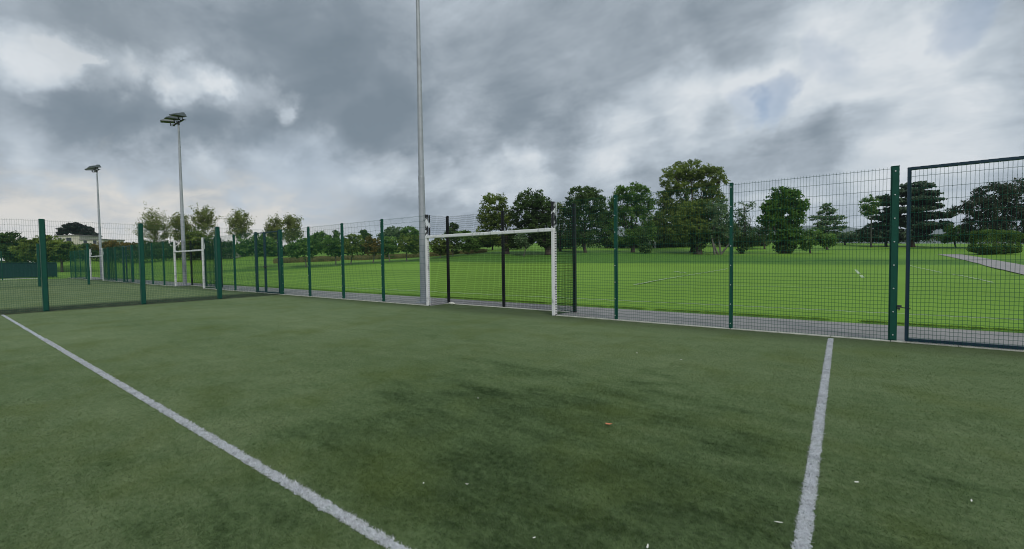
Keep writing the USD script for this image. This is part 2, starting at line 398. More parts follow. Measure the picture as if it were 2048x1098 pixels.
M_TURF, M_FIBRE, M_LAWN = make_turf(), make_fibre(), make_lawn()
M_LINE = make_chipped('white_turf', (0.40, 0.42, 0.445), (0.15, 0.20, 0.15), 0.48, 0.72, 11.0)
M_LINEF = plain('white_fibre', (0.50, 0.52, 0.545), 0.6, var=0.35, scale=60)
M_ASPHALT = make_asphalt('asphalt', (0.225, 0.220, 0.215))
M_PATH2 = make_asphalt('pale_asphalt', (0.26, 0.25, 0.245))
M_KERB = plain('concrete', (0.46, 0.46, 0.41), 0.85, var=0.3, scale=5, bump=0.3)
M_GREEN = plain('green_paint', (0.005, 0.068, 0.047), 0.5, var=0.10, scale=6, spec=0.3)
M_GREENWIRE = plain('green_wire', (0.011, 0.078, 0.052), 0.75, var=0.06, scale=6, spec=0.15)
M_GATE = plain('gate_paint', (0.008, 0.030, 0.052), 0.45, var=0.10, scale=6)
M_DARKGREEN = plain('dark_green_paint', (0.006, 0.040, 0.042), 0.42, var=0.10, scale=6)
M_BLACK = plain('black_paint', (0.006, 0.008, 0.010), 0.5, var=0.2, scale=6)
M_BLACKWIRE = plain('black_wire', (0.006, 0.009, 0.009), 0.85, var=0.1, scale=6, spec=0.08)
M_WHITE = make_chipped('white_paint', (0.70, 0.71, 0.72), (0.34, 0.36, 0.37), 0.56, 0.70, 8.0)
M_FLAKED = make_chipped('flaked_black_paint', (0.010, 0.012, 0.016), (0.68, 0.70, 0.74), 0.50, 0.54, 9.0)
M_STEEL = plain('galvanised_steel', (0.36, 0.38, 0.42), 0.55, 0.25, 0.14, 3.0, bump=0.05)
M_BOLT = plain('bolt_steel', (0.75, 0.76, 0.76), 0.35, 0.6, 0.1, 30)
M_LAMP = plain('lamp_housing', (0.10, 0.12, 0.13), 0.45, 0.1, 0.1, 6)
M_ARM = plain('lamp_bracket', (0.03, 0.03, 0.04), 0.5, 0.1, 0.1, 6)
M_GLASS = usdkit.material(stage, LOOKS + '/lamp_glass', {'p': ('principled_bsdf', {'base_color': (0.035, 0.035, 0.04), 'roughness': 0.5, 'specular_ior_level': 0.4})}, [], surface='p.BSDF')
M_BARK = plain('bark', (0.060, 0.050, 0.040), 0.9, var=0.4, scale=3, bump=0.5)
M_BARKGREY = plain('grey_bark', (0.125, 0.118, 0.100), 0.9, var=0.35, scale=3, bump=0.5)
M_BARKPALE = plain('pale_bark', (0.21, 0.19, 0.13), 0.9, var=0.3, scale=3)
M_BARKRED = plain('red_bark', (0.105, 0.060, 0.045), 0.9, var=0.35, scale=3, bump=0.5)
L_DARK = leafy('leaf_dark', (0.033, 0.070, 0.020), (0.151, 0.245, 0.060))
L_MID = leafy('leaf_mid', (0.060, 0.131, 0.026), (0.232, 0.390, 0.079))
L_OLIVE = leafy('leaf_olive', (0.071, 0.118, 0.024), (0.304, 0.382, 0.071))
L_BRIGHT = leafy('leaf_bright', (0.047, 0.118, 0.017), (0.169, 0.304, 0.051))
L_BROWN = leafy('leaf_brown', (0.066, 0.075, 0.018), (0.320, 0.217, 0.044))
L_LIME = leafy('leaf_lime', (0.060, 0.120, 0.018), (0.170, 0.280, 0.045))
L_PALE = leafy('leaf_pale', (0.150, 0.190, 0.050), (0.320, 0.360, 0.120), 0.5)
L_CEDAR = leafy('leaf_cedar', (0.033, 0.063, 0.039), (0.128, 0.185, 0.099), 0.15)
L_GREY = leafy('leaf_grey', (0.085, 0.146, 0.066), (0.251, 0.345, 0.166))
L_PURPLE = leafy('leaf_dusky', (0.026, 0.040, 0.022), (0.120, 0.145, 0.080))
L_PINE = leafy('leaf_pine', (0.017, 0.020, 0.017), (0.058, 0.061, 0.048), 0.1)
L_DRY = leafy('dry_grass_blade', (0.120, 0.125, 0.040), (0.270, 0.235, 0.095), 0.3)
L_GRASS = leafy('grass_blade', (0.075, 0.145, 0.016), (0.170, 0.300, 0.040), 0.3, 2.0)

# ------------------------------------------------------------------ terrain
FENCE_Y, PERIOD, S = 10.0, 24.15, 2.53
PATH_Y = 12.3
CORNER = -20.94
GOAL_L, GOAL_R = -10.95, -6.10
END_X = CORNER - 2 * PERIOD


def at(px, py, depth):
    return EYE + sight(px, py) * depth


_ctrl = [at(*c) for c in [
    (1200, 497, 112), (1350, 493, 116), (1500, 490, 118), (1650, 488, 120), (1800, 487, 122), (1950, 487, 118), (2048, 488, 118),
    (1385, 508, 85), (1290, 507, 82), (1485, 508, 82), (1565, 508, 76), (1172, 505, 88), (1065, 510, 84), (985, 506, 88), (1740, 508, 78), (1860, 507, 74),
    (1000, 527, 60), (1200, 527.5, 58), (1400, 528, 56), (1600, 528, 54), (1800, 528, 50),
    (612, 534, 75), (671, 531, 76), (745, 526, 77), (813, 522, 79), (879, 516, 84), (935, 509, 88), (510, 535, 76),
    (600, 519, 98), (750, 514, 100), (850, 510, 102), (400, 526, 100), (480, 523, 100), (300, 528, 100), (180, 529, 98), (60, 530, 98), (-60, 532, 98),
    (350, 548, 70), (180, 552, 72), (20, 553, 72)]]
for xx in range(-130, 60, 12):
    _ctrl.append(np.array([xx, 12.5, 0.05]))
    _ctrl.append(np.array([xx, 16.0, 0.07]))
    _ctrl.append(np.array([xx, 26.0, 0.15 if xx > -70 else 0.05]))
_ctrl = np.array(_ctrl)
_rbf = RBFInterpolator(_ctrl[:, :2], _ctrl[:, 2], smoothing=2.0, kernel='thin_plate_spline', neighbors=None)


def ground(x, y):
    x, y = np.broadcast_arrays(np.asarray(x, float), np.asarray(y, float))
    shape = x.shape
    x, y = x.ravel(), y.ravel()
    # outside the modelled park the land keeps the height it has at the park's edge
    r = np.hypot(x, y)
    k = np.minimum(1, 165 / np.maximum(r, 1))
    xc, yc = np.clip(x * k, -150, 60), np.clip(y * k, 12.5, 165)
    z = np.clip(_rbf(np.stack([xc, yc], -1)), -0.4, 9.0)
    w = np.clip((y - PATH_Y) / 6, 0, 1)
    z = np.where(y > PATH_Y - 1e-6, 0.05 * (1 - w) + z * w, -0.04)
    w2 = np.clip((END_X - 3 - x) / 6, 0, 1)
    flat = (y <= PATH_Y)
    z = np.where(flat, np.where(x < END_X - 2.5, 0.01, -0.04), z)
    return z.reshape(shape)


def make_ground():
    xs = np.unique(np.concatenate([np.linspace(-3000, -420, 8), np.linspace(-420, -160, 14), np.arange(-160, 61, 2.5), np.linspace(60, 400, 16), np.linspace(400, 3000, 8), [END_X - 2.6, END_X - 2.4]]))
    ys = np.unique(np.concatenate([np.linspace(-3000, -300, 6), np.linspace(-300, 10, 20), [PATH_Y - 0.03, PATH_Y, 12.6, 13.2], np.arange(14, 175, 2.0), np.linspace(176, 420, 14), np.linspace(420, 4000, 10)]))
    X, Y = np.meshgrid(xs, ys)
    Z = ground(X, Y)
    near = (np.abs(X) < 180) & (Y < 200) & (Y > PATH_Y + 1)
    Z = Z + np.where(near, (meshkit.fbm(np.stack([X * 0.12, Y * 0.12, X * 0], -1), 3, 5) - 0.5) * 0.10, 0)
    V = np.stack([X, Y, Z], -1).reshape(-1, 3)
    n = len(xs)
    i = (np.arange(len(ys) - 1)[:, None] * n + np.arange(n - 1)[None]).ravel()
    F = np.vstack([np.stack([i, i + 1, i + n + 1], -1), np.stack([i, i + n + 1, i + n], -1)])
    p = obj('lawn', (V, F), M_LAWN, None, smooth=True, kind='structure')
    # primvar: where the grass is darker, on the bank under the trees
    d = (V - EYE) @ fw
    sxp = 1024 + FPX * ((V - EYE) @ right) / np.maximum(d, 1)
    edge0 = np.interp(V[:, 0], [-70, -45, -20, 0, 15], [61, 60, 59, 57, 55])      # the foot of the bank, metres from the pitch
    dist = np.hypot(V[:, 0], V[:, 1])
    a = np.clip((dist - np.interp(np.degrees(np.arctan2(V[:, 0], V[:, 1])), [-65, -50, -38, -20, -5, 8], [76, 76, 60, 60, 62, 64])) / 2.5, 0, 1)
    b = np.clip((dist - np.interp(np.degrees(np.arctan2(V[:, 0], V[:, 1])), [-65, -50, -38, -20, -5, 8], [82, 84, 96, 90, 76, 74])) / 8.0, 0, 1)
    wgt = a * (1 - b * 0.75) * (d > 5) * (V[:, 1] > 14)
    UsdGeom.PrimvarsAPI(p).CreatePrimvar('dark_grass', Sdf.ValueTypeNames.FloatArray, 'vertex').Set(Vt.FloatArray.FromNumpy(wgt.astype(np.float32)))
    return p


lawn = make_ground()


def ribbon(pts, width, lift=0.02):
    pts = np.asarray(pts, float)
    seg = []
    for a, b in zip(pts[:-1], pts[1:]):
        n = max(2, int(np.linalg.norm(b - a) / 0.8))
        seg.append(a + (b - a) * np.linspace(0, 1, n, endpoint=False)[:, None])
    pts = np.vstack(seg + [pts[-1:]])
    t = np.gradient(pts, axis=0)
    t /= np.linalg.norm(t, axis=1, keepdims=True)
    nrm = np.stack([-t[:, 1], t[:, 0]], -1)
    W = np.broadcast_to(np.asarray(width, float), (len(pts),))
    l, r = pts + nrm * W[:, None] / 2, pts - nrm * W[:, None] / 2
    V = np.vstack([np.column_stack([l, ground(l[:, 0], l[:, 1]) + lift]), np.column_stack([r, ground(r[:, 0], r[:, 1]) + lift])])
    n = len(pts)
    i = np.arange(n - 1)
    F = np.vstack([np.stack([i + n, i + n + 1, i + 1], -1), np.stack([i + n, i + 1, i], -1)])
    return V, F


def on_ground(px, py):
    """Where the sight line meets the terrain."""
    d = sight(px, py)
    ts = np.linspace(8, 160, 1600)
    P = EYE + d * ts[:, None]
    below = P[:, 2] < ground(P[:, 0], P[:, 1])
    k = int(np.argmax(below)) if below.any() else len(ts) - 1
    return P[k]


# the artificial turf pitches
TX0, TX1, TY0, TY1 = END_X, 3.3 + 12, -26.0, FENCE_Y - 0.03
turf = thing('artificial_turf', kind='structure')
xs = np.linspace(TX0, TX1, 60)
ys = np.linspace(TY0, TY1, 26)
X, Y = np.meshgrid(xs, ys)
V = np.stack([X, Y, X * 0], -1).reshape(-1, 3)
i = (np.arange(25)[:, None] * 60 + np.arange(59)[None]).ravel()
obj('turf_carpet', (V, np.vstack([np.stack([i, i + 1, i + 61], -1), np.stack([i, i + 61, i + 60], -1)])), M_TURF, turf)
# recess floors behind the goals are turf too
for kper in range(3):
    o = -kper * PERIOD
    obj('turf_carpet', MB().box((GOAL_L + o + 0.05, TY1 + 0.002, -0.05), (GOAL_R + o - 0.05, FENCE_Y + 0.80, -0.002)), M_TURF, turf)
LY0, LY1, LX0, LX1 = 1.412, 1.477, -0.185, -0.118        # the two white lines: one along the fence, one square to it
rng = np.random.default_rng(3)


def ragged(along, lo, hi, n, axis, z=0.004):
    a = np.linspace(along[0], along[1], n)
    e0, e1 = lo + rng.normal(0, 0.008, n), hi + rng.normal(0, 0.008, n)
    A = np.column_stack([a, e0]) if axis == 0 else np.column_stack([e0, a])
    B = np.column_stack([a, e1]) if axis == 0 else np.column_stack([e1, a])
    V = np.vstack([np.column_stack([A, np.full(n, z)]), np.column_stack([B, np.full(n, z)])])
    i = np.arange(n - 1)
    F = np.vstack([np.stack([i, i + 1, i + n + 1], -1), np.stack([i, i + n + 1, i + n], -1)])
    if axis:
        F = F[:, ::-1]
    return V, F


obj('white_line', ragged((CORNER + 0.3, LX0 - 0.004), LY0, LY1, 900, 0), M_LINE, turf, label='long white line parallel to the fence, crossing the left foreground')
obj('white_line', ragged((LY0, 9.80), LX0, LX1, 700, 1), M_LINE, turf, label='white line running to the fence beside the gate')


# turf fibres near the camera, in tiles that never straddle a white line
def tile(n, size, seed, h0=0.006, h1=0.015, w=0.0035):
    g = np.random.default_rng(seed)
    base = np.column_stack([g.uniform(-size / 2, size / 2, (n, 2)), np.zeros(n)])
    ang = g.uniform(0, 2 * np.pi, n)
    side = np.column_stack([np.cos(ang), np.sin(ang), np.zeros(n)]) * w / 2 * g.uniform(0.7, 1.4, (n, 1))
    lean = g.normal(0, 0.010, (n, 2)) + np.array([0.004, 0.0])
    tip = base + np.column_stack([lean, g.uniform(h0, h1, n)])
    V = np.stack([base - side, base + side, tip], 1).reshape(-1, 3)
    return V, np.arange(3 * n).reshape(-1, 3)


def instancer(name, parent, protos, mat, P, which, yaw, scale=None, kind='stuff'):
    base = parent.GetPath().pathString if parent else '/World'
    path = base + '/' + numbered(base, name)
    pi = UsdGeom.PointInstancer.Define(stage, path)
    rel = pi.CreatePrototypesRel()
    for j, pm in enumerate(protos):
        rel.AddTarget(usdkit.mesh(stage, path + '/tuft' + ('' if j == 0 else '_%03d' % j), pm, mat).GetPath())
    P = np.asarray(P, np.float32)
    pi.CreatePositionsAttr(Vt.Vec3fArray.FromNumpy(P))
    pi.CreateProtoIndicesAttr(Vt.IntArray.FromNumpy(np.asarray(which, np.int32)))
    pi.CreateOrientationsAttr(Vt.QuathArray([Gf.Quath(float(math.cos(a / 2)), 0, 0, float(math.sin(a / 2))) for a in yaw]))
    if scale is not None:
        pi.CreateScalesAttr(Vt.Vec3fArray.FromNumpy(np.asarray(scale, np.float32)))
    tag(pi, kind=kind)
    return pi


TS = 0.25
DENS = [(1500, 3.3), (1000, 4.6), (620, 6.2), (360, 8.2), (180, 10.5), (80, 13.0)]
protos = [tile(n, TS, 10 * a + b) for a, (n, _) in enumerate(DENS) for b in range(3)]


def in_view(x, y, margin=0.3):
    p = np.array([x, y, 0]) - EYE
    z = p @ fw
    if z < 0.5:
        return False, 99
    u_, v_ = (p @ right) / z * FPX, -(p @ up) / z * FPX
    mg = margin / z * FPX
    return abs(u_) < 1024 + mg and v_ < 549 + mg, np.linalg.norm(p)


P, W, A = [], [], []
xr = np.concatenate([np.arange(LX0 - TS / 2, -12, -TS), np.arange(LX1 + TS / 2, 6, TS)])
yr = np.concatenate([np.arange(LY1 + TS / 2, 9.8, TS), np.arange(LY0 - TS / 2, -3, -TS)])
for x in xr:
    for y in yr:
        ok, dist = in_view(x, y)
        if ok:
            lev = next((j for j, (_, r) in enumerate(DENS) if dist < r + rng.uniform(-0.9, 0.9)), None)
            if lev is not None:
                P.append((x, y, 0)); W.append(lev * 3 + rng.integers(3)); A.append(rng.integers(4) * math.pi / 2)
instancer('turf_fibres', turf, protos, M_FIBRE, P, W, A)
lp = [tile(230, 0.075, 90 + b, 0.006, 0.017, 0.0045) for b in range(3)] + [tile(110, 0.075, 95 + b, 0.006, 0.015, 0.0045) for b in range(2)]
P = [(x, (LY0 + LY1) / 2, 0.003) for x in np.arange(LX0 - 0.05, -13, -0.075)] + [((LX0 + LX1) / 2, y, 0.003) for y in np.arange(LY0 + 0.05, 9.75, 0.075)]
P = [p for p in P if in_view(p[0], p[1])[0]]
instancer('white_fibres', turf, lp, M_LINEF, P, rng.integers(0, 5, len(P)), rng.integers(0, 4, len(P)) * math.pi / 2)

# kerb edging, path, worn path in the park
path = obj('path', MB().box((-160, FENCE_Y + 0.10, -0.3), (60, PATH_Y - 0.005, -0.004)), M_ASPHALT, None, kind='structure')
kb = thing('kerb', kind='structure')
for kper in range(3):
    o = -kper * PERIOD
    for a, b in ((CORNER, GOAL_L - 0.06), (GOAL_R + 0.06, 3.2)):
        n = int((b - a) / 0.915) + 1
        for j in range(n):
            x0, x1 = a + o + (b - a) * j / n, a + o + (b - a) * (j + 1) / n
            obj('kerb_stone', MB().box((x0 + 0.004, FENCE_Y - 0.022 + rng.normal(0, 0.002), -0.2), (x1 - 0.004, FENCE_Y + 0.095, 0.018 + rng.normal(0, 0.002)), 0.006), M_KERB, kb)
    for a, b in ((GOAL_L, GOAL_R),):
        obj('kerb_stone', MB().box((a + o, FENCE_Y + 0.805, -0.2), (b + o, FENCE_Y + 0.91, 0.012), 0.006), M_KERB, kb)

M_FADED = make_chipped('faded_field_paint', (0.42, 0.50, 0.34), (0.12, 0.25, 0.03), 0.48, 0.62, 2.2)
# white markings on the grass field
def marks(pix, width, step=None):
    g = [on_ground(x, y)[:2] for x, y in pix]
    return ribbon(g, width, 0.035)


obj('field_line', ribbon([(-64, 14.05), (-20, 13.85), (-6, 14.0), (-2.6, 14.15), (3.5, 14.1)], 0.07, 0.012), M_FADED, lawn, label='faint white touchline along the near edge of the grass')
for pix, wd in [(((1268, 571), (1330, 559), (1390, 549), (1455, 538)), 0.13), (((1348, 543), (1372, 547)), 0.16), (((1711, 540), (1719, 549), (1727, 557)), 0.16), (((1816, 530), (1862, 541), (1884, 546)), 0.11), (((1905, 549), (1945, 557), (1985, 566)), 0.09), (((1330, 571), (1460, 573), (1700, 578)), 0.05)]:
    obj('field_line', marks(pix, wd), M_FADED, lawn)
wp = [on_ground(x, y)[:2] for x, y in ((1897, 509), (1925, 514), (1960, 521), (1995, 528), (2060, 541), (2120, 552))]
wp = np.array(wp)
pth = ribbon(wp, 2.6, 0.05)
obj('worn_path', pth, M_PATH2, None, kind='structure')

# longer grass along the path edge
def blades(n, seed, h0, h1, w, spread):
    g = np.random.default_rng(seed)
    b = np.column_stack([g.normal(0, spread, (n, 2)), np.zeros(n)])
    ang = g.uniform(0, 2 * np.pi, n)
    s = np.column_stack([np.cos(ang), np.sin(ang), np.zeros(n)]) * w / 2
    h = g.uniform(h0, h1, n)
    lean = g.normal(0, 0.35, (n, 2)) * h[:, None]
    tip = b + np.column_stack([lean, h])
    mid = b + np.column_stack([lean * 0.3, h * 0.55])
    V = np.stack([b - s, b + s, mid + s * 0.7, mid - s * 0.7, tip], 1).reshape(-1, 3)
    k = np.arange(n)[:, None] * 5
    return V, np.vstack([k + [0, 1, 2], k + [0, 2, 3], k + [3, 2, 4]])


g = np.random.default_rng(8)
n = 4200
x = 6 - 70 * g.uniform(0, 1, n) ** 1.5
y = PATH_Y - 0.02 + np.abs(g.normal(0, 0.09, n))
keep = meshkit.noise(np.stack([x * 0.9, y * 0 + 3, y * 0], -1), 4) > 0.12
x, y = x[keep], y[keep]
eg = instancer('edge_grass', None, [blades(40, 40 + j, 0.012, 0.045, 0.007, 0.08) for j in range(4)], L_GRASS, np.column_stack([x, y, ground(x, y) - 0.02]), g.integers(0, 4, len(x)), g.uniform(0, 6.28, len(x)), np.repeat(g.uniform(0.4, 0.9, (len(x), 1)), 3, 1))
tag(eg, 'unmown grass tufts fringing the far edge of the path', 'grass')

# ------------------------------------------------------------------ fences
H = 3.0
ROWS = list(np.arange(0.03, 1.21, 0.0667)) + list(np.arange(1.40, 2.99, 0.20)) + [2.965]
ROWS = [r for r in ROWS if r < 2.9] + [2.965]
DENSE = list(np.arange(0.03, 2.98, 0.0667))


def panel(p0, p1, rows, z1=2.995, wv=0.0038, wh=0.0047, step=0.05):
    """Welded mesh: vertical wires between pairs of horizontal wires, from p0 to p1 (x, y)."""
    p0, p1 = np.array(p0, float), np.array(p1, float)
    L = np.linalg.norm(p1 - p0)
    t = (p1 - p0) / L
    nrm = np.array([-t[1], t[0]])
    m = MB()

    def bar(a, b, r):
        a, b = np.array(a), np.array(b)
        d = unit(b - a)
        s = np.append(nrm, 0)
        q = np.cross(d, s)
        V = np.array([a + r * (i * s + j * q) for i, j in ((1, 0), (0, 1), (-1, 0), (0, -1))] + [b + r * (i * s + j * q) for i, j in ((1, 0), (0, 1), (-1, 0), (0, -1))])
        F = []
        for k in range(4):
            k2 = (k + 1) % 4
            F += [[k, k2, k + 4], [k2, k2 + 4, k + 4]]
        m.add(V, F)

    nv = int(L / step)
    for k in range(nv + 1):
        q = p0 + t * (L - nv * step) / 2 + t * k * step
        bar((*q, 0.02), (*q, z1), wv * 0.6)
    for z in rows:
        for s in (-1, 1):
            o = nrm * s * (wv + wh) / 2
            bar((*(p0 + o), z), (*(p1 + o), z), wh * 0.55)
    return m


def fence_post(parent, x, y, w, d, h=H, mat=None, face=(0, -1), bolts=True, label=None):
    """A box-section post with a cap, a clamp bar on its face, and bolts."""
    mat = mat or M_GREEN
    fx, fy = face
    m = MB()
    hx, hy = (w / 2, d / 2) if fy else (d / 2, w / 2)
    m.box((x - hx, y - hy, -0.3), (x + hx, y + hy, h), 0.006)
    m.box((x - hx - 0.003, y - hy - 0.003, h + 0.0005), (x + hx + 0.003, y + hy + 0.003, h + 0.012), 0.003)
    p = obj('post', m, mat, parent, label=label)
    e = 0.016
    c = MB()
    cw = w * 0.36
    if fy:
        yf = y + fy * (hy + e)
        c.box((x - cw, yf, 0.04), (x + cw, yf + fy * 0.006, h - 0.02))
    else:
        xf = x + fx * (hx + e)
        c.box((xf, y - cw, 0.04), (xf + fx * 0.006, y + cw, h - 0.02))
    obj('clamp_bar', c, mat, p)
    if bolts:
        b = MB()
        for z in np.arange(0.12, h, 0.4):
            if fy:
                b.tube([(x, yf + fy * 0.006, z), (x, yf + fy * 0.016, z)], 0.011, 6)
            else:
                b.tube([(xf + fx * 0.006, y, z), (xf + fx * 0.016, y, z)], 0.011, 6)
        obj('bolts', b, M_BOLT, p, kind='stuff')
    return p


PW, PD = 0.062, 0.08
MESH_Y = FENCE_Y - 0.008          # the mesh hangs on the pitch side of the posts


def main_post(parent, x, w=PW, d=PD, **k):
    return fence_post(parent, x, FENCE_Y + d / 2, w, d, **k)


def sections(o, where):
    """The fence along the path for one pitch, shifted by o: left of the goal, goal recess, right of the goal, gate."""
    far = o < -30
    f1 = thing('mesh_fence', where[0], 'fence')
    xs_ = [CORNER + o, CORNER + o + S, CORNER + o + 2 * S, CORNER + o + 3 * S, GOAL_L + o]
    for x in xs_[1:4]:
        main_post(f1, x)
    for a, b in zip(xs_[:-1], xs_[1:]):
        obj('mesh_panel', panel((a + 0.055, MESH_Y), (b - 0.03 if b < GOAL_L + o else b - 0.065, MESH_Y), ROWS), M_GREENWIRE, f1)
    f2 = thing('mesh_fence', where[1], 'fence')
    xs_ = [GOAL_R + o, -4.37 + o, -4.37 + S + o, -4.37 + 2 * S + o]
    for x in xs_[1:3]:
        main_post(f2, x)
    for a, b in zip(xs_[:-1], xs_[1:]):
        obj('mesh_panel', panel((a + (0.075 if a == GOAL_R + o else 0.03), MESH_Y), (b - 0.03, MESH_Y), ROWS), M_GREENWIRE, f2)
    main_post(f2, xs_[3] + 0.02, 0.11, 0.10, label='broad gate post with silver bolts')
    # cage of black mesh behind the goal
    D = 0.85
    f3 = thing('goal_recess_fence', where[2], 'fence')
    yb = FENCE_Y + D
    xm = (GOAL_L + GOAL_R) / 2 + o
    for x in (GOAL_L + 0.07 + o, xm + 0.05, GOAL_R + 0.13 + o):
        fence_post(f3, x, yb + PD / 2, 0.06 if x < GOAL_R + o else 0.085, PD, mat=M_BLACK, bolts=False)
    for a, b in ((GOAL_L + 0.10 + o, xm + 0.02), (xm + 0.08, GOAL_R + 0.09 + o)):
        obj('mesh_panel', panel((a, yb - 0.008), (b, yb - 0.008), DENSE, wv=0.0046, wh=0.0050), M_BLACKWIRE, f3)
    for x0, x1 in ((GOAL_L + 0.045 + o, GOAL_L + 0.06 + o), (GOAL_R + 0.045 + o, GOAL_R + 0.12 + o)):
        obj('mesh_panel', panel((x0, FENCE_Y + 0.10), (x1, yb - 0.02), DENSE, wv=0.0046, wh=0.0050), M_BLACKWIRE, f3)
    # the goal frame
    gl = thing('football_goal', where[3], 'goal', group=None)
    GH = 2.31
    for x in (GOAL_L + o, GOAL_R + o):
        m = MB().box((x - 0.04, FENCE_Y - 0.06, 0.0), (x + 0.04, FENCE_Y + 0.05, GH - 0.092), 0.008)
        gp = obj('goal_post', m, M_WHITE, gl)
        m = MB().box((x - 0.037, FENCE_Y - 0.055, GH + 0.002), (x + 0.037, FENCE_Y + 0.045, H), 0.006)
        obj('upper_post', m, M_FLAKED if o == 0 else M_WHITE, gl)
        # white fixing strip of the side mesh, with the wire ends showing as dark ticks
        m = MB().box((x + 0.043, FENCE_Y - 0.012, 0.03), (x + 0.092, FENCE_Y - 0.002, GH - 0.095))
        st = obj('fixing_strip', m, M_WHITE, gl)
        m = MB()
        for z in DENSE:
            if z < GH - 0.12:
                m.box((x + 0.050, FENCE_Y - 0.018, z - 0.009), (x + 0.094, FENCE_Y - 0.0125, z + 0.009))
        obj('wire_ends', m, M_BLACK, st, kind='stuff')
        m = MB().box((x + 0.0405, FENCE_Y + 0.048, GH + 0.01), (x + 0.052, FENCE_Y + 0.098, H - 0.01))
        obj('fixing_strip', m, M_FLAKED, gl)
    m = MB().box((GOAL_L + o - 0.041, FENCE_Y - 0.062, GH - 0.09), (GOAL_R + o + 0.041, FENCE_Y + 0.05, GH), 0.012)
    obj('crossbar', m, M_WHITE, gl)
    return f1


def gate_leaf(parent, x0, x1, frame=0.05, z0=0.03, z1=2.96):
    m = MB()
    y0, y1 = FENCE_Y - 0.03, FENCE_Y + 0.03
    m.box((x0, y0, z0), (x0 + frame, y1, z1), 0.004)
    m.box((x1 - frame, y0, z0), (x1, y1, z1), 0.004)
    m.box((x0 + frame, y0 + 0.001, z1 - frame), (x1 - frame, y1 - 0.001, z1), 0.004)
    m.box((x0 + frame, y0 + 0.001, z0), (x1 - frame, y1 - 0.001, z0 + frame), 0.004)
    fr = obj('gate_frame', m, M_GATE, parent)
    obj('mesh_panel', panel((x0 + frame * 0.7, FENCE_Y - 0.036), (x1 - frame * 0.7, FENCE_Y - 0.036), [r for r in ROWS if r > 0.06 and r < 2.93], 2.93), M_GREENWIRE, parent)
    return fr


names = [
    ('green mesh fence between the nearest corner post and the left post of the nearest goal', 'green mesh fence from the right post of the nearest goal to the broad gate post', 'black mesh cage behind the nearest, widest white goal', 'large white goal in the middle of the fence, with flaking black tops'),
    ('green mesh fence left of the second goal, beyond the first cross fence', 'green mesh fence right of the second goal, ending at the double gate', 'dark mesh cage behind the second white goal with a lamp post at it', 'white goal beyond the first cross fence, in front of the middle lamp post'),
    ('farthest stretch of green mesh fence, left of the smallest goal', 'green mesh fence right of the smallest goal, near the second cross fence', 'dark mesh cage behind the smallest, farthest goal', 'smallest white goal at the far left beside the farthest lamp post')]
for kper in range(3):
    sections(-kper * PERIOD, names[kper])
# gates
gt = thing('gate', 'tall green framed mesh gate at the right edge, latched to the broad post', 'gate')
gate_leaf(gt, 0.865, 3.10)
lt = MB().box((0.762, FENCE_Y - 0.02, 0.60), (0.82, FENCE_Y + 0.0, 0.635)).box((0.765, FENCE_Y - 0.024, 0.565), (0.80, FENCE_Y - 0.004, 0.597)).tube([(0.80, FENCE_Y - 0.01, 0.60), (0.86, FENCE_Y - 0.01, 0.592), (0.93, FENCE_Y - 0.045, 0.592)], 0.008, 6)
lt.tube([(0.775, FENCE_Y - 0.012, 0.567), (0.785, FENCE_Y - 0.012, 0.53), (0.795, FENCE_Y - 0.012, 0.567)], 0.006, 5)
obj('latch', lt, M_ARM, gt)
for kper in (1, 2):
    o = -kper * PERIOD
    g2 = thing('gate', 'green double mesh gate beside the ' + ('first' if kper == 1 else 'second') + ' cross fence corner post, dark latch at the middle', 'gate')
    gate_leaf(g2, 0.80 + o, 1.72 + o)
    gate_leaf(g2, 1.76 + o, 3.12 + o)
    obj('latch', MB().box((1.74 + o, FENCE_Y - 0.09, 1.24), (1.82 + o, FENCE_Y - 0.032, 1.34), 0.01).tube([(1.78 + o, FENCE_Y - 0.06, 1.30), (2.05 + o, FENCE_Y - 0.06, 1.30)], 0.014, 6), M_ARM, g2)
# cross fences between the pitches
for kper, lab, nb in ((0, 'tall green cross fence between the near pitch and the next, thick posts', 9), (1, 'second green cross fence farther left, thin in the distance', 9)):
    xf = CORNER - kper * PERIOD
    f = thing('cross_fence', lab, 'fence')
    fence_post(f, xf, FENCE_Y + 0.05, 0.13, 0.17, face=(1, 0), label='corner post where the cross fence meets the path fence')
    for j in range(1, nb):
        fence_post(f, xf, FENCE_Y - j * S, 0.13, 0.17, face=(1, 0), bolts=False)
    for j in range(nb - 1):
        obj('mesh_panel', panel((xf - 0.095, FENCE_Y - j * S - 0.03), (xf - 0.095, FENCE_Y - (j + 1) * S + 0.03), ROWS, wv=0.0029, wh=0.0038), M_GREENWIRE, f)
f = thing('end_fence', 'farthest green mesh fence across the end of the pitches', 'fence')
for j in range(9):
    fence_post(f, END_X, FENCE_Y + 0.04 - j * S, 0.08, 0.1, face=(1, 0), bolts=False)
    if j < 8:
        obj('mesh_panel', panel((END_X + 0.06, FENCE_Y - j * S - 0.03), (END_X + 0.06, FENCE_Y - (j + 1) * S + 0.03), ROWS, wv=0.0029, wh=0.0038), M_GREENWIRE, f)


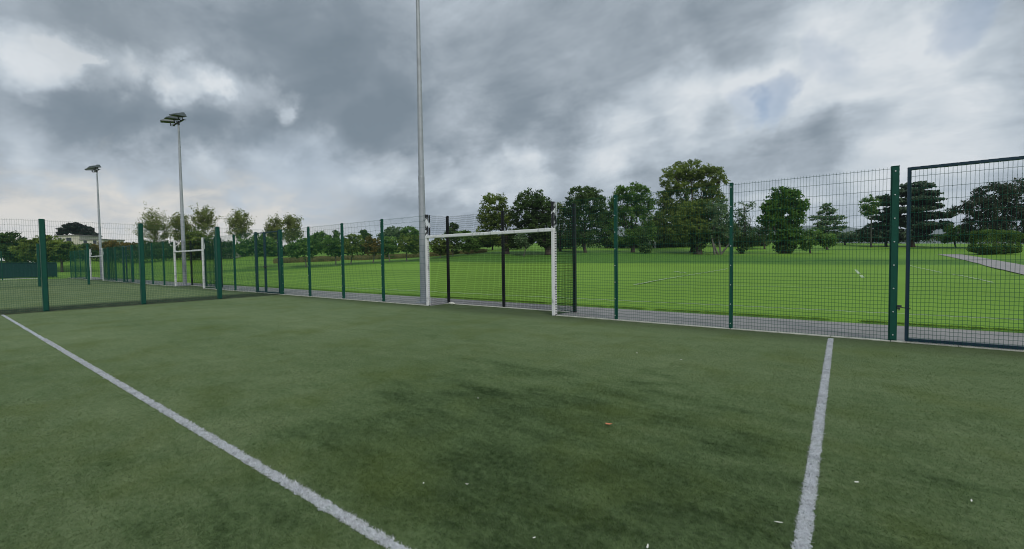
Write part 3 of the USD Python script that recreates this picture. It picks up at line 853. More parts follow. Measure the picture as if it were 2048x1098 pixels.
# ------------------------------------------------------------------ floodlight masts
def mast(label, loc, T):
    t = thing('floodlight_mast', label, 'lamp post', loc, group='floodlight masts along the fence')
    a = np.linspace(-0.3, 4.4, 6)
    obj('pole', MB().tube([(0, 0, z) for z in a], np.interp(a, [0, 4.4], [0.120, 0.110]), 12), M_STEEL, t, smooth=40)
    a = np.linspace(4.4, T - 0.02, 8)
    obj('upper_pole', MB().tube([(0, 0, z) for z in a], np.interp(a, [4.4, T], [0.102, 0.055]), 12), M_STEEL, t, smooth=40)
    obj('collar', MB().tube([(0, 0, 4.39), (0, 0, 4.46)], [0.114, 0.106], 12), M_STEEL, t, smooth=40)
    obj('base_plate', MB().box((-0.2, -0.2, -0.002), (0.2, 0.2, 0.02), 0.004), M_STEEL, t)
    d = MB().box((0.098, -0.05, 2.9), (0.128, 0.05, 3.35), 0.004)
    obj('access_door', d, M_STEEL, t)
    ar = MB().box((-0.98, -0.04, T), (0.98, 0.04, T + 0.08), 0.006).tube([(0, 0, T - 0.12), (0, 0, T + 0.12)], 0.065, 10)
    obj('cross_arm', ar, M_ARM, t)
    for x, yaw in ((-0.90, -0.30), (0.0, 0.0), (0.90, 0.30)):
        c, sn = math.cos(yaw), math.sin(yaw)
        R = np.array([[c, -sn, 0], [sn, c, 0], [0, 0, 1]])
        tilt = np.array([[1, 0, 0], [0, math.cos(0.10), -math.sin(0.10)], [0, math.sin(0.10), math.cos(0.10)]])

        def put(v):
            return np.asarray(v, float) @ tilt.T @ R.T + [x, 0, T + 0.22]
        # wedge-shaped head: glass below, deep at the back
        w, pts = 0.24, []
        for s_ in (-1, 1):
            pts += [(s_ * w, -0.72, 0.0), (s_ * w, -0.72, 0.05), (s_ * w * 0.85, -0.52, 0.14), (s_ * w * 0.8, -0.12, 0.22), (s_ * w * 0.8, 0.06, 0.16), (s_ * w, 0.08, 0.0)]
        hull = trimesh.convex.convex_hull(put(pts))
        hd = obj('lamp_head', hull, M_LAMP, t)
        gv, gf = MB().box((-w + 0.03, -0.69, -0.014), (w - 0.03, 0.03, -0.003)).arrays()
        obj('lamp_glass', (put(gv), gf), M_GLASS, hd)
        gv, gf = MB().box((-0.15, -0.14, 0.18), (0.15, 0.05, 0.27), 0.02).arrays()
        obj('gear_box', (put(gv), gf), M_LAMP, hd)
        br = MB()
        for s_ in (-1, 1):
            br.box((s_ * 0.17 - 0.012, -0.22, -0.20), (s_ * 0.17 + 0.012, -0.17, -0.016)).box((s_ * 0.17 - 0.012, -0.22, -0.215), (s_ * 0.17 + 0.012, 0.04, -0.185))
        gv, gf = br.arrays()
        obj('bracket', (put(gv), gf), M_ARM, hd)
    return t


mast('tallest, nearest grey lamp post, close to the left post of the nearest goal', (-11.87, 10.63, 0), 11.6)
m1 = mast('grey lamp post with three floodlights standing at the second goal', (-35.55, 10.63, 0), 10.85)
inst('floodlight_mast', m1, (-59.9, 10.9, 0), 0, 'farthest, smallest grey lamp post, at the smallest goal', 'lamp post', 'floodlight masts along the fence')


# ------------------------------------------------------------------ trees and shrubs
def leaves(P, size, g, up_bias=0.3, stretch=1.5):
    n = len(P)
    nrm = g.normal(0, 1, (n, 3))
    nrm[:, 2] = np.abs(nrm[:, 2]) + up_bias
    nrm /= np.linalg.norm(nrm, axis=1, keepdims=True)
    a = np.cross(nrm, g.normal(0, 1, (n, 3)))
    a /= np.linalg.norm(a, axis=1, keepdims=True)
    b = np.cross(nrm, a)
    s = size * g.uniform(0.6, 1.35, (n, 1))
    a, b = a * s * stretch / 2, b * s / 2
    V = np.stack([P - a, P + b, P + a, P - b], 1).reshape(-1, 3)
    k = np.arange(n)[:, None] * 4
    return V, np.vstack([k + [0, 1, 2], k + [0, 2, 3]])


def crown_points(lobes, per_m2, g, clump=0.55, gap=0.30, shell=0.55, flat=1.0, gapscale=0.55, seed=0):
    """Leaf points in clumps over ellipsoids (centre, radii)."""
    out = []
    for c, r in lobes:
        c, r = np.array(c), np.array(r)
        area = 4 * np.pi * ((r[0] * r[1]) ** 1.6 / 3 + (r[0] * r[2]) ** 1.6 / 3 + (r[1] * r[2]) ** 1.6 / 3) ** (1 / 1.6)
        nc = int(area * 1.5 / clump ** 2 * 0.30) + 6
        d = g.normal(0, 1, (nc, 3))
        d /= np.linalg.norm(d, axis=1, keepdims=True)
        rad = 1 - (1 - shell) * g.uniform(0, 1, (nc, 1)) ** 1.3
        rad *= 1 + (meshkit.noise(d * 2.2 + seed + c[0], seed) - 0.5)[:, None] * 0.42
        cc = c + d * r * rad
        keep = meshkit.noise(cc * gapscale, seed + 3) > gap
        cc = cc[keep]
        nl = max(4, int(per_m2 * area / max(nc, 1)))
        k = g.poisson(nl, len(cc))
        rep = np.repeat(np.arange(len(cc)), k)
        off = g.normal(0, clump * 0.5, (len(rep), 3))
        off[:, 2] *= 0.7 * flat
        out.append(cc[rep] + off)
    return np.vstack(out)


def limb(m, a, b, r0, r1, g, sides=6, bend=0.12, n=5):
    a, b = np.array(a, float), np.array(b, float)
    t = np.linspace(0, 1, n)[:, None]
    L = np.linalg.norm(b - a)
    w = g.normal(0, bend * L, 3)
    pts = a + (b - a) * t + w * (t * (1 - t)) * 1.6
    m.tube(pts, np.linspace(r0, r1, n), sides)


def tree(name, label, cat, depth, trunk_px, lobes_px, leaf, bark, per=70, size=0.22, clump=0.44, gap=0.30, seed=1, trunk_w=0.30, flat=1.0, stems=1, group=None, shell=0.5, deep=0.85, stretch=1.5, forks=True, base=None, ivy=None):
    """Trunk and limbs carrying a crown; lobes are given as they appear (pixels) at the tree's distance."""
    g = np.random.default_rng(1000 + seed)
    s = depth / FPX
    p = at(trunk_px, 500, depth)
    bx, by = p[0], p[1]
    bz = float(ground(bx, by)) if base is None else base
    back = unit([fw[0], fw[1], 0])
    side = unit([right[0], right[1], 0])
    lobes = []
    for lx, ly, rx, ry in lobes_px:
        off = g.uniform(-0.35, 0.35) * rx * s
        c = at(lx, ly, depth) + back * off
        c = c - back * 0 
        lobes.append((c, (rx * s, rx * s * deep, ry * s)))
    # orient ellipsoids with the sight direction: build in local axes, then turn
    R = np.column_stack([side, back, [0, 0, 1]])
    loc = [((c - p) @ R, r) for c, r in lobes]
    P = crown_points(loc, per, g, clump, gap, shell, flat, seed=seed) @ R.T + p
    P = P[P[:, 2] > ground(P[:, 0], P[:, 1]) + 0.15]
    t = thing(name, label, cat, (bx, by, bz), group=group)
    o = np.array([bx, by, bz])
    m = MB()
    top = max(c[2] for c, _ in lobes)
    zt = bz + (min(c[2] - r[2] * 0.3 for c, r in lobes) - bz) * 0.85
    zt = max(zt, bz + 0.5)
    for k in range(stems):
        b0 = np.array([g.normal(0, 0.25) if stems > 1 else 0, g.normal(0, 0.2) if stems > 1 else 0, -0.3])
        tip = np.array([g.normal(0, 0.3) + (g.normal(0, 0.9) if stems > 1 else 0), g.normal(0, 0.3), zt - bz])
        zs = np.linspace(0, 1, 5)[:, None]
        pts = b0 + (tip - b0) * zs
        r = trunk_w * np.array([1.35, 1.0, 0.92, 0.85, 0.75]) * (1 if stems == 1 else 0.6)
        m.tube(pts, r, 9)
        if forks:
            for c, rr in (lobes if stems == 1 else lobes[k::stems] or lobes):
                limb(m, tip - [0, 0, 0.1], c - o + np.array([0, 0, rr[2] * 0.3]), trunk_w * 0.45, trunk_w * 0.12, g)
                for _ in range(3):
                    e = g.normal(0, 1, 3)
                    e = c - o + unit(e) * np.array(rr) * 0.75
                    limb(m, c - o - np.array([0, 0, rr[2] * 0.2]), e, trunk_w * 0.18, 0.02, g, 4, n=4)
    obj('trunk', m, bark, t, smooth=True)
    V, F = leaves(P - o, size, g, stretch=stretch)
    obj('crown', (V, F), leaf, t)
    if ivy:
        obj('ivy', leaves(crown_points([((at(x_, y_, depth) - p) @ R, (a_ * s, a_ * s, b_ * s)) for x_, y_, a_, b_ in ivy], 60, g, 0.35, 0.05, 0.7, seed=seed + 7) @ R.T + p - o, 0.24, g), L_DARK, t)
    return t


def airy_tree(label, depth, x, top, base_y, width, seed, group):
    """A slim tree of rising branches with thin pale foliage, the sky showing through."""
    g = np.random.default_rng(2000 + seed)
    s = depth / FPX
    p = at(x, 500, depth)
    bz = float(ground(p[0], p[1]))
    ht = at(x, top, depth)[2] - bz
    rad = width * s / 2
    t = thing('airy_tree', label, 'tree', (p[0], p[1], bz), group=group)
    m, tips = MB(), []
    z0 = 0.22 * ht
    m.tube([(0, 0, -0.3), (0, 0, z0), (0.1, 0, ht * 0.55), (0.15, 0.1, ht * 0.9)], [0.22, 0.18, 0.11, 0.03], 7)
    for k in range(46):
        h = g.uniform(0.16, 0.80) * ht
        a = g.uniform(0, 2 * np.pi)
        f = (h / ht)
        r = rad * (1.15 - 0.5 * abs(f - 0.35) / 0.5) * g.uniform(0.45, 1.1)
        e = np.array([math.cos(a) * r, math.sin(a) * r, min(h + ht * g.uniform(0.12, 0.30), ht * 0.98)])
        st = np.array([0.05, 0, h])
        tt = np.linspace(0, 1, 4)[:, None]
        pts = st + (e - st) * tt + np.array([0, 0, -0.10 * ht]) * (tt * (1 - tt))
        m.tube(pts, [0.05, 0.036, 0.022, 0.008], 4)
        for j in range(5):
            u = g.uniform(0.4, 1.0)
            q = st + (e - st) * u
            e2 = q + g.normal(0, 0.16, 3) * rad * 1.2 + np.array([0, 0, 0.3 * rad])
            m.tube([q, (q + e2) / 2 + [0, 0, -0.05], e2], [0.013, 0.010, 0.005], 3)
            tips += [e2, (q + e2) / 2]
        tips += [e, st + (e - st) * 0.8, st + (e - st) * 0.55]
    obj('trunk', m, M_BARKPALE, t, smooth=True)
    tips = np.array(tips)
    P = np.repeat(tips, 9, 0) + g.normal(0, 0.30, (len(tips) * 9, 3))
    obj('crown', leaves(P, 0.25, g), L_PALE, t)


# row of young trees behind the left field
row = 'row of young trees across the left of the grass field'
for k, (lx, tr, lob, lf, lab) in enumerate([
    (0, 510, [(515, 490, 36, 22), (540, 497, 18, 14), (490, 497, 16, 14)], L_MID, 'dark round young tree seen through the double gate'),
    (0, 612, [(605, 497, 34, 20), (625, 492, 22, 18), (588, 499, 18, 13)], L_MID, 'widest young tree of the row, just right of the nearest corner post'),
    (0, 671, [(664, 494, 24, 20), (676, 499, 16, 14)], L_MID, 'young tree left of the third fence post, overlapping its right neighbour'),
    (0, 700, [(706, 490, 26, 22), (690, 496, 16, 14), (722, 496, 14, 14)], L_OLIVE, 'young tree right of the third fence post, broad crown'),
    (0, 745, [(745, 492, 18, 18), (755, 498, 12, 12)], L_BROWN, 'small brownish young tree left of the fourth fence post'),
    (0, 779, [(780, 492, 22, 20), (768, 498, 12, 12)], L_MID, 'round young tree just right of the fourth fence post'),
    (0, 813, [(815, 488, 24, 21), (830, 493, 14, 16)], L_OLIVE, 'yellow green young tree left of the tallest lamp post'),
    (0, 842, [(845, 492, 15, 16)], L_BROWN, 'small young tree half hidden by the tallest lamp post'),
    (0, 879, [(878, 490, 20, 19), (890, 494, 14, 13)], L_OLIVE, 'young tree seen through the goal by its left post'),
    (0, 906, [(908, 489, 18, 17)], L_DARK, 'dark young tree in the goal behind the left black post'),
    (0, 935, [(936, 486, 20, 18), (950, 490, 14, 13)], L_MID, 'young tree seen in the middle left of the goal')]):
    tree('young_tree', lab, 'tree', [76, 75, 76, 77, 77, 79, 79, 82, 84, 86, 88][k], tr, lob, lf, M_BARKGREY, per=44, size=0.24, clump=0.38, gap=0.10, seed=20 + k, trunk_w=0.10, group=row, shell=0.35)

airy = 'pale airy trees on the left skyline'
for k, (x, top, w, lab) in enumerate([(313, 426, 60, 'widest pale airy tree, right of the second cross fence post'), (365, 430, 36, 'pale airy tree hidden behind the middle lamp post'), (409, 421, 47, 'tallest pale airy tree, right of the middle lamp post'),
                                      (482, 429, 44, 'pale airy tree standing alone between cross fence posts'), (549, 435, 33, 'left of the two slim pale trees above the corner post'), (585, 434, 38, 'right of the two slim pale trees, right of the corner post')]):
    airy_tree(lab, 125, x, top, 500, w, k, airy)

# far left: broad trees, pine, shrubs
tree('broad_tree', 'broad dark olive tree above the green container at the far left', 'tree', 88, 122, [(82, 494, 36, 22), (122, 498, 28, 20), (98, 508, 44, 15), (60, 500, 26, 20)], L_OLIVE, M_BARK, seed=41, size=0.3, trunk_w=0.22, per=40, gap=0.12)
tree('broad_tree', 'dark tree at the extreme left edge', 'tree', 90, 15, [(18, 490, 34, 25), (-15, 495, 34, 25), (30, 508, 30, 16)], L_DARK, M_BARK, seed=42, size=0.3, trunk_w=0.22, per=40, gap=0.12)
tree('umbrella_pine', 'dark umbrella pine rising behind the pale building', 'tree', 165, 152, [(150, 454, 16, 8), (141, 459, 12, 7), (128, 462, 9, 7), (167, 457, 11, 7), (178, 463, 11, 8), (188, 473, 9, 8), (121, 467, 5, 4), (155, 466, 8, 5), (170, 474, 7, 5)], L_PINE, M_BARK, seed=43, size=0.45, clump=0.6, gap=0.03, trunk_w=0.35, per=40, flat=0.8)
tree('autumn_shrub', 'rust topped shrub right of the farthest lamp post', 'shrub', 112, 240, [(236, 494, 30, 11), (262, 496, 22, 11), (215, 498, 16, 10)], L_BROWN, M_BARK, seed=44, size=0.3, trunk_w=0.15, per=40, gap=0.08)
tree('dense_shrub', 'dark shrub mass under the widest pale airy tree', 'shrub', 112, 315, [(300, 498, 26, 17), (330, 500, 26, 17), (350, 505, 18, 14)], L_DARK, M_BARK, seed=45, size=0.3, trunk_w=0.15, per=40, gap=0.08)
tree('dense_tree', 'dense olive topped tree right of the middle lamp post', 'tree', 105, 402, [(395, 484, 24, 20), (415, 492, 22, 20), (385, 500, 22, 18)], L_OLIVE, M_BARK, seed=46, size=0.3, trunk_w=0.2, per=42, gap=0.08)
tree('dense_shrub', 'dark shrub right of the thick cross fence post near the gate', 'shrub', 112, 455, [(450, 500, 26, 17), (478, 502, 24, 16), (430, 506, 20, 13)], L_DARK, M_BARK, seed=47, size=0.3, trunk_w=0.15, per=40, gap=0.08)
tree('dense_shrub', 'dark shrub behind the double gate', 'shrub', 112, 540, [(530, 500, 24, 15), (560, 503, 22, 14)], L_DARK, M_BARK, seed=48, size=0.3, trunk_w=0.15, per=40, gap=0.08)
tree('dense_shrub', 'dark shrub mass right of the farthest goal', 'shrub', 112, 195, [(180, 500, 24, 13), (205, 503, 20, 13), (165, 506, 18, 12)], L_DARK, M_BARK, seed=49, size=0.3, trunk_w=0.15, per=40, gap=0.08)
# trees behind the row
for k, (x, lob, lab) in enumerate([(640, [(642, 476, 18, 12), (625, 484, 14, 10)], 'rounded background tree right of the second fence post'), (672, [(672, 468, 5, 9), (668, 480, 9, 9)], 'narrow spire of a background tree by the third fence post'), (728, [(728, 468, 9, 9), (735, 478, 9, 9)], 'small dark background tree between the third and fourth fence posts'),
                                   (785, [(790, 466, 24, 12), (770, 474, 14, 10)], 'wide pale green background tree right of the fourth fence post'), (822, [(820, 466, 17, 14), (835, 474, 13, 12)], 'tall round background tree left of the tallest lamp post'), (906, [(906, 456, 9, 11), (900, 470, 12, 8)], 'dark conifer tip above the crossbar by the left black post'), (935, [(930, 470, 22, 8)], 'low background tree just above the crossbar')]):
    tree('background_tree', lab, 'tree', 135, x, lob, L_DARK if k in (2, 5) else L_GREY if k == 3 else L_MID, M_BARK, per=34, size=0.38, clump=0.6, gap=0.10, seed=60 + k, trunk_w=0.18)

# the old trees behind the goal and across the right of the park
B = dict(cat='tree')
tree('old_tree', 'loose leaved old tree above the middle of the crossbar, leftmost of the big ones', 'tree', 86, 1013, [(990, 406, 26, 20), (972, 432, 18, 20), (1003, 440, 28, 26), (978, 466, 26, 20), (1012, 475, 26, 20)], L_OLIVE, M_BARK, seed=71, trunk_w=0.5, per=52, gap=0.36)
tree('old_tree', 'massive dark old tree left of the right goal post', 'tree', 84, 1098, [(1062, 400, 32, 19), (1088, 420, 26, 26), (1050, 434, 30, 26), (1085, 452, 32, 26), (1055, 472, 36, 18), (1095, 478, 24, 16)], L_DARK, M_BARK, seed=72, trunk_w=0.75, per=62, gap=0.26)
tree('slim_tree', 'thin bare stemmed tree seen inside the goal', 'tree', 80, 1046, [(1042, 478, 14, 12), (1052, 490, 8, 7)], L_GREY, M_BARKGREY, seed=73, trunk_w=0.09, per=30, size=0.22, clump=0.35, gap=0.2)
tree('old_tree', 'dark crowned old tree over the black recess corner post', 'tree', 88, 1168, [(1166, 388, 30, 19), (1190, 408, 24, 26), (1148, 412, 22, 24), (1172, 440, 38, 26), (1160, 470, 34, 16)], L_DARK, M_BARK, seed=74, trunk_w=0.5, per=60, gap=0.30, stems=2)
tree('old_tree', 'small old tree filling between the goal post and the dark crowned tree', 'tree', 95, 1120, [(1118, 424, 18, 20), (1125, 455, 22, 22)], L_OLIVE, M_BARK, seed=75, trunk_w=0.3, per=36, gap=0.3)
tree('old_tree', 'airy round topped old tree behind the first green post right of the goal', 'tree', 88, 1265, [(1262, 386, 36, 18), (1240, 410, 24, 24), (1288, 412, 24, 26), (1264, 432, 34, 26), (1236, 462, 26, 20), (1288, 464, 26, 22), (1262, 474, 30, 16), (1225, 430, 14, 20)], L_MID, M_BARK, seed=76, trunk_w=0.4, per=48, gap=0.38)
tree('small_cypress', 'narrow dark evergreen in front of the airy round topped tree', 'tree', 82, 1290, [(1290, 478, 10, 20), (1288, 496, 13, 11)], L_DARK, M_BARK, seed=77, trunk_w=0.15, per=46, size=0.24, clump=0.35, gap=0.08)
tree('old_tree', 'tallest tree of all with a wide drooping top', 'tree', 92, 1385, [(1385, 340, 44, 22), (1422, 352, 28, 22), (1348, 362, 30, 26), (1405, 384, 32, 24), (1358, 396, 32, 28), (1380, 425, 40, 30), (1340, 440, 28, 30), (1365, 470, 36, 20), (1330, 400, 18, 22), (1440, 362, 14, 20), (1330, 472, 22, 18), (1420, 400, 26, 20), (1300, 440, 18, 24), (1400, 470, 30, 16)], L_OLIVE, M_BARK, seed=78, trunk_w=0.6, per=56, gap=0.40)
tree('ivy_tree', 'lower olive tree with a very broad dark ivy trunk before the tallest tree', 'tree', 82, 1396, [(1396, 420, 34, 20), (1372, 440, 26, 20), (1422, 440, 24, 22), (1396, 458, 34, 20), (1420, 470, 24, 16), (1362, 466, 24, 18)], L_OLIVE, M_BARK, seed=79, trunk_w=0.7, per=60, gap=0.24, ivy=[(1396, 486, 15, 20), (1396, 470, 18, 12)])
tree('multi_stem_tree', 'grey green tree with several pale stems right of the ivy trunk', 'tree', 80, 1438, [(1436, 412, 26, 18), (1446, 440, 22, 24), (1428, 458, 20, 18), (1450, 468, 14, 14)], L_GREY, M_BARKGREY, seed=80, trunk_w=0.28, stems=4, per=34, gap=0.30)
tree('old_tree', 'sparse tree with a short ivied trunk right of the second green post', 'tree', 82, 1484, [(1488, 415, 20, 16), (1478, 438, 18, 18), (1500, 442, 20, 16), (1490, 466, 20, 14)], L_GREY, M_BARK, seed=81, trunk_w=0.3, per=28, gap=0.42, ivy=[(1484, 492, 9, 16), (1484, 478, 9, 14)])
tree('willow_tree', 'dense bright green drooping tree on a dark trunk, standing alone', 'tree', 78, 1570, [(1570, 394, 34, 18), (1592, 414, 20, 24), (1546, 416, 24, 20), (1576, 440, 34, 30), (1540, 438, 22, 16), (1572, 472, 30, 22)], L_BRIGHT, M_BARK, seed=82, trunk_w=0.6, per=52, gap=0.10, size=0.26, clump=0.45, ivy=[(1570, 494, 18, 14)])
tree('low_shrub', 'low spreading shrub hanging right of the bright drooping tree', 'shrub', 80, 1622, [(1612, 482, 18, 16), (1630, 474, 22, 15), (1650, 480, 18, 12)], L_MID, M_BARK, seed=83, trunk_w=0.15, per=44, size=0.26, gap=0.12)
tree('low_shrub', 'dark shrub under the lone bright tree on its left', 'shrub', 100, 1530, [(1520, 470, 24, 18), (1535, 452, 18, 14), (1505, 482, 18, 12)], L_DARK, M_BARK, seed=84, trunk_w=0.2, per=38, gap=0.3)
tree('larch_tree', 'thin conical tree with sparse spreading branches right of the bright tree', 'tree', 95, 1655, [(1655, 412, 10, 8), (1655, 424, 18, 6), (1640, 436, 18, 5), (1670, 436, 18, 5), (1655, 446, 30, 5), (1640, 456, 18, 5), (1672, 456, 18, 5), (1655, 468, 24, 7)], L_GREY, M_BARK, seed=85, trunk_w=0.2, per=24, size=0.3, clump=0.5, gap=0.38, flat=0.5, forks=True)
tree('round_tree', 'small round olive tree left of the broad gate post', 'tree', 100, 1742, [(1742, 410, 17, 20), (1734, 422, 12, 12)], L_MID, M_BARK, seed=86, trunk_w=0.16, per=44, gap=0.14)
tree('cedar_tree', 'dark layered cedar just left of the broad gate post', 'tree', 102, 1772, [(1772, 396, 18, 6), (1768, 408, 22, 5), (1774, 422, 26, 6), (1768, 436, 28, 6), (1770, 450, 30, 7), (1752, 468, 34, 16), (1780, 470, 24, 16)], L_CEDAR, M_BARK, seed=87, trunk_w=0.3, per=40, size=0.32, gap=0.2, flat=0.5)
tree('cedar_tree', 'tall layered dark cedar behind the gate, red brown trunk', 'tree', 98, 1826, [(1832, 372, 30, 8), (1808, 384, 24, 6), (1850, 388, 30, 7), (1826, 402, 42, 7), (1860, 412, 30, 6), (1815, 420, 34, 7), (1855, 432, 38, 7), (1818, 440, 30, 7), (1850, 452, 40, 9), (1840, 470, 30, 12), (1806, 470, 18, 14)], L_CEDAR, M_BARKRED, seed=88, trunk_w=0.42, per=42, size=0.34, gap=0.22, flat=0.5)
tree('dusky_tree', 'large dusky dark tree at the right edge above the clipped hedge', 'tree', 84, 1990, [(1958, 416, 30, 22), (1925, 414, 22, 14), (1990, 392, 36, 28), (2030, 400, 36, 40), (1975, 446, 36, 26), (2025, 450, 40, 36)], L_PURPLE, M_BARK, seed=89, trunk_w=0.45, per=44, gap=0.16)
tree('round_shrub', 'round mid green bush left of the clipped hedge', 'shrub', 92, 1912, [(1915, 466, 24, 16), (1935, 474, 16, 12), (1895, 476, 14, 10)], L_MID, M_BARK, seed=90, trunk_w=0.15, per=42, size=0.28, gap=0.12)
# fill trees far behind, seen between trunks
for k, (x, lob, lab, lf) in enumerate([(1215, [(1212, 466, 20, 20), (1208, 440, 15, 22), (1222, 452, 14, 20)], 'dark thicket between the dark crowned and airy old trees', L_DARK), (1318, [(1322, 446, 20, 26), (1312, 474, 24, 18)], 'dark thicket left of the tallest tree', L_DARK), (1455, [(1462, 466, 22, 20), (1440, 474, 24, 16)], 'dark thicket behind the grey green multi stem tree', L_DARK), (1690, [(1700, 474, 22, 10)], 'grey green thicket before the far blue hill', L_GREY), (985, [(970, 482, 36, 12), (1030, 484, 36, 12)], 'dark undergrowth behind the goal', L_DARK), (1125, [(1120, 484, 40, 12)], 'dark undergrowth right of the goal', L_DARK), (1262, [(1240, 484, 34, 11), (1285, 484, 34, 12)], 'dark undergrowth beneath the airy round topped tree', L_DARK), (1350, [(1335, 482, 34, 13), (1375, 484, 34, 12)], 'dark undergrowth beneath the tallest tree', L_DARK), (1500, [(1470, 484, 28, 11), (1515, 485, 26, 10)], 'dark undergrowth beneath the sparse ivied tree', L_DARK)]):
    tree('thicket', lab, 'bushes', 112, x, lob, lf, M_BARK, per=44, size=0.30, gap=0.2, seed=110 + k, trunk_w=0.2)


# hedges along the far side of the park
def hedge(label, pix, depth0, h, w, leaf, seed, per=55, size=0.26):
    g = np.random.default_rng(seed)
    pts = np.array([at(x, 495, d)[:2] for x, d in pix])
    t = thing('hedge', label, 'hedge')
    seg = np.linalg.norm(np.diff(pts, axis=0), axis=1)
    cum = np.r_[0, np.cumsum(seg)]
    n = int(cum[-1] * per * (h + w))
    u = g.uniform(0, cum[-1], n)
    c = np.column_stack([np.interp(u, cum, pts[:, 0]), np.interp(u, cum, pts[:, 1])])
    hh = h * (0.85 + 0.35 * meshkit.noise(np.column_stack([u * 0.25, u * 0, u * 0]), seed))
    off = g.uniform(-w / 2, w / 2, (n, 2))
    z = hh * np.sqrt(g.uniform(0, 1, n))
    P = np.column_stack([c + off, ground(c[:, 0], c[:, 1]) + z])
    obj('foliage', leaves(P, size, g), leaf, t)
    m = MB()
    for v in np.arange(0.5, cum[-1], 2.5):
        q = np.array([np.interp(v, cum, pts[:, 0]), np.interp(v, cum, pts[:, 1])])
        z0 = float(ground(*q))
        m.tube([(q[0], q[1], z0 - 0.2), (q[0] + 0.1, q[1], z0 + h * 0.7)], [0.05, 0.03], 5)
    obj('stems', m, M_BARK, t, kind='stuff')


hedge('long low dark hedge along the far side of the field, right half', [(1130, 114), (1300, 117), (1500, 120), (1700, 122), (1960, 120), (2100, 118)], 0, 2.3, 1.6, L_DARK, 5)
hedge('dark hedge along the far edge behind the left goals', [(-60, 102), (100, 102), (250, 104), (400, 106), (470, 106)], 0, 2.6, 1.8, L_DARK, 6)

# clipped hedge block at the right edge
def clipped():
    g = np.random.default_rng(77)
    d = 66
    c = at(1992, 500, d)
    bz = float(ground(c[0], c[1]))
    w, dp, h = 40 * d / FPX, 1.4, at(1985, 461, d)[2] - bz
    n = 15000
    q = g.normal(0, 1, (n, 3))
    q = np.sign(q) * np.abs(q) ** 0.55
    q /= (np.abs(q) ** 5).sum(1, keepdims=True) ** 0.2
    q *= g.uniform(0.88, 1.0, (n, 1)) * (1 + 0.34 * (meshkit.noise(q * 2.1, 3) - 0.5))[:, None]
    P = q * np.array([w, dp, h / 2]) + np.array([0, 0, h / 2])
    side, back = unit([right[0], right[1], 0]), unit([fw[0], fw[1], 0])
    P = P[:, :1] * side + P[:, 1:2] * back + P[:, 2:] * np.array([0, 0, 1])
    t = thing('clipped_hedge', 'rounded clipped bright green hedge block at the right edge by the worn path', 'hedge', (c[0], c[1], bz))
    obj('foliage', leaves(P, 0.13, g), L_LIME, t)
    m = MB()
    for k in range(5):
        o = side * (k - 2) * w * 0.4
        m.tube([o + [0, 0, -0.2], o + [0, 0, h * 0.7]], [0.06, 0.03], 5)
    obj('stems', m, M_BARK, t, kind='stuff')


clipped()

# tall dry grass behind the row of young trees
g = np.random.default_rng(9)
n = 5200
u = g.uniform(0, 1, n)
px, dep = 550 + u * 420, 88 + g.uniform(0, 9, n) + u * 4
P = np.array([at(a, 515, b) for a, b in zip(px, dep)])
keep = meshkit.noise(np.stack([P[:, 0] * 0.25, P[:, 1] * 0.25, P[:, 0] * 0], -1), 2) > 0.28
P = P[keep]
P[:, 2] = ground(P[:, 0], P[:, 1]) - 0.05
tg = instancer('tall_dry_grass', None, [blades(26, 70 + j, 0.35, 0.85, 0.05, 0.25) for j in range(4)], L_DRY, P, g.integers(0, 4, len(P)), g.uniform(0, 6.28, len(P)))
tag(tg, 'tall dry yellow grass behind the row of young trees', 'grass')

# ------------------------------------------------------------------ buildings and things in the distance
M_WALL = plain('cream_render', (0.50, 0.47, 0.41), 0.85, var=0.12, scale=0.8)
M_ROOF = plain('flat_roof', (0.20, 0.19, 0.18), 0.8, var=0.2, scale=1)
M_WIN = usdkit.material(stage, LOOKS + '/window_glass', {'p': ('principled_bsdf', {'base_color': (0.03, 0.035, 0.04), 'roughness': 0.08, 'specular_ior_level': 0.6})}, [], surface='p.BSDF')
M_TRIM = plain('white_trim', (0.65, 0.65, 0.63), 0.6)


def building(name, label, depth, x0, x1, top, wins, deep=8.0, roof_h=0.35):
    s = depth / FPX
    p = at((x0 + x1) / 2, 500, depth)
    bz = float(ground(p[0], p[1]))
    w = (x1 - x0) * s / 2
    h = at((x0 + x1) / 2, top, depth)[2] - bz
    t = thing(name, label, 'building', (p[0], p[1], bz), rotz=-YAW)
    obj('wall', MB().box((-w, 0, -0.5), (w, deep, h - roof_h)), M_WALL, t)
    obj('roof', MB().box((-w - 0.25, -0.25, h - roof_h + 0.002), (w + 0.25, deep + 0.25, h), 0.03), M_ROOF, t)
    for wx, wz, ww, wh in wins:
        fr = obj('window', MB().box((wx - ww / 2 - 0.08, -0.06, wz - wh / 2 - 0.08), (wx + ww / 2 + 0.08, -0.003, wz - wh / 2)).box((wx - ww / 2 - 0.08, -0.06, wz + wh / 2), (wx + ww / 2 + 0.08, -0.003, wz + wh / 2 + 0.08)).box((wx - ww / 2 - 0.08, -0.06, wz - wh / 2), (wx - ww / 2, -0.003, wz + wh / 2)).box((wx + ww / 2, -0.06, wz - wh / 2), (wx + ww / 2 + 0.08, -0.003, wz + wh / 2)), M_TRIM, t)
        obj('pane', MB().box((wx - ww / 2, -0.03, wz - wh / 2), (wx + ww / 2, -0.004, wz + wh / 2)), M_WIN, fr)
    return t


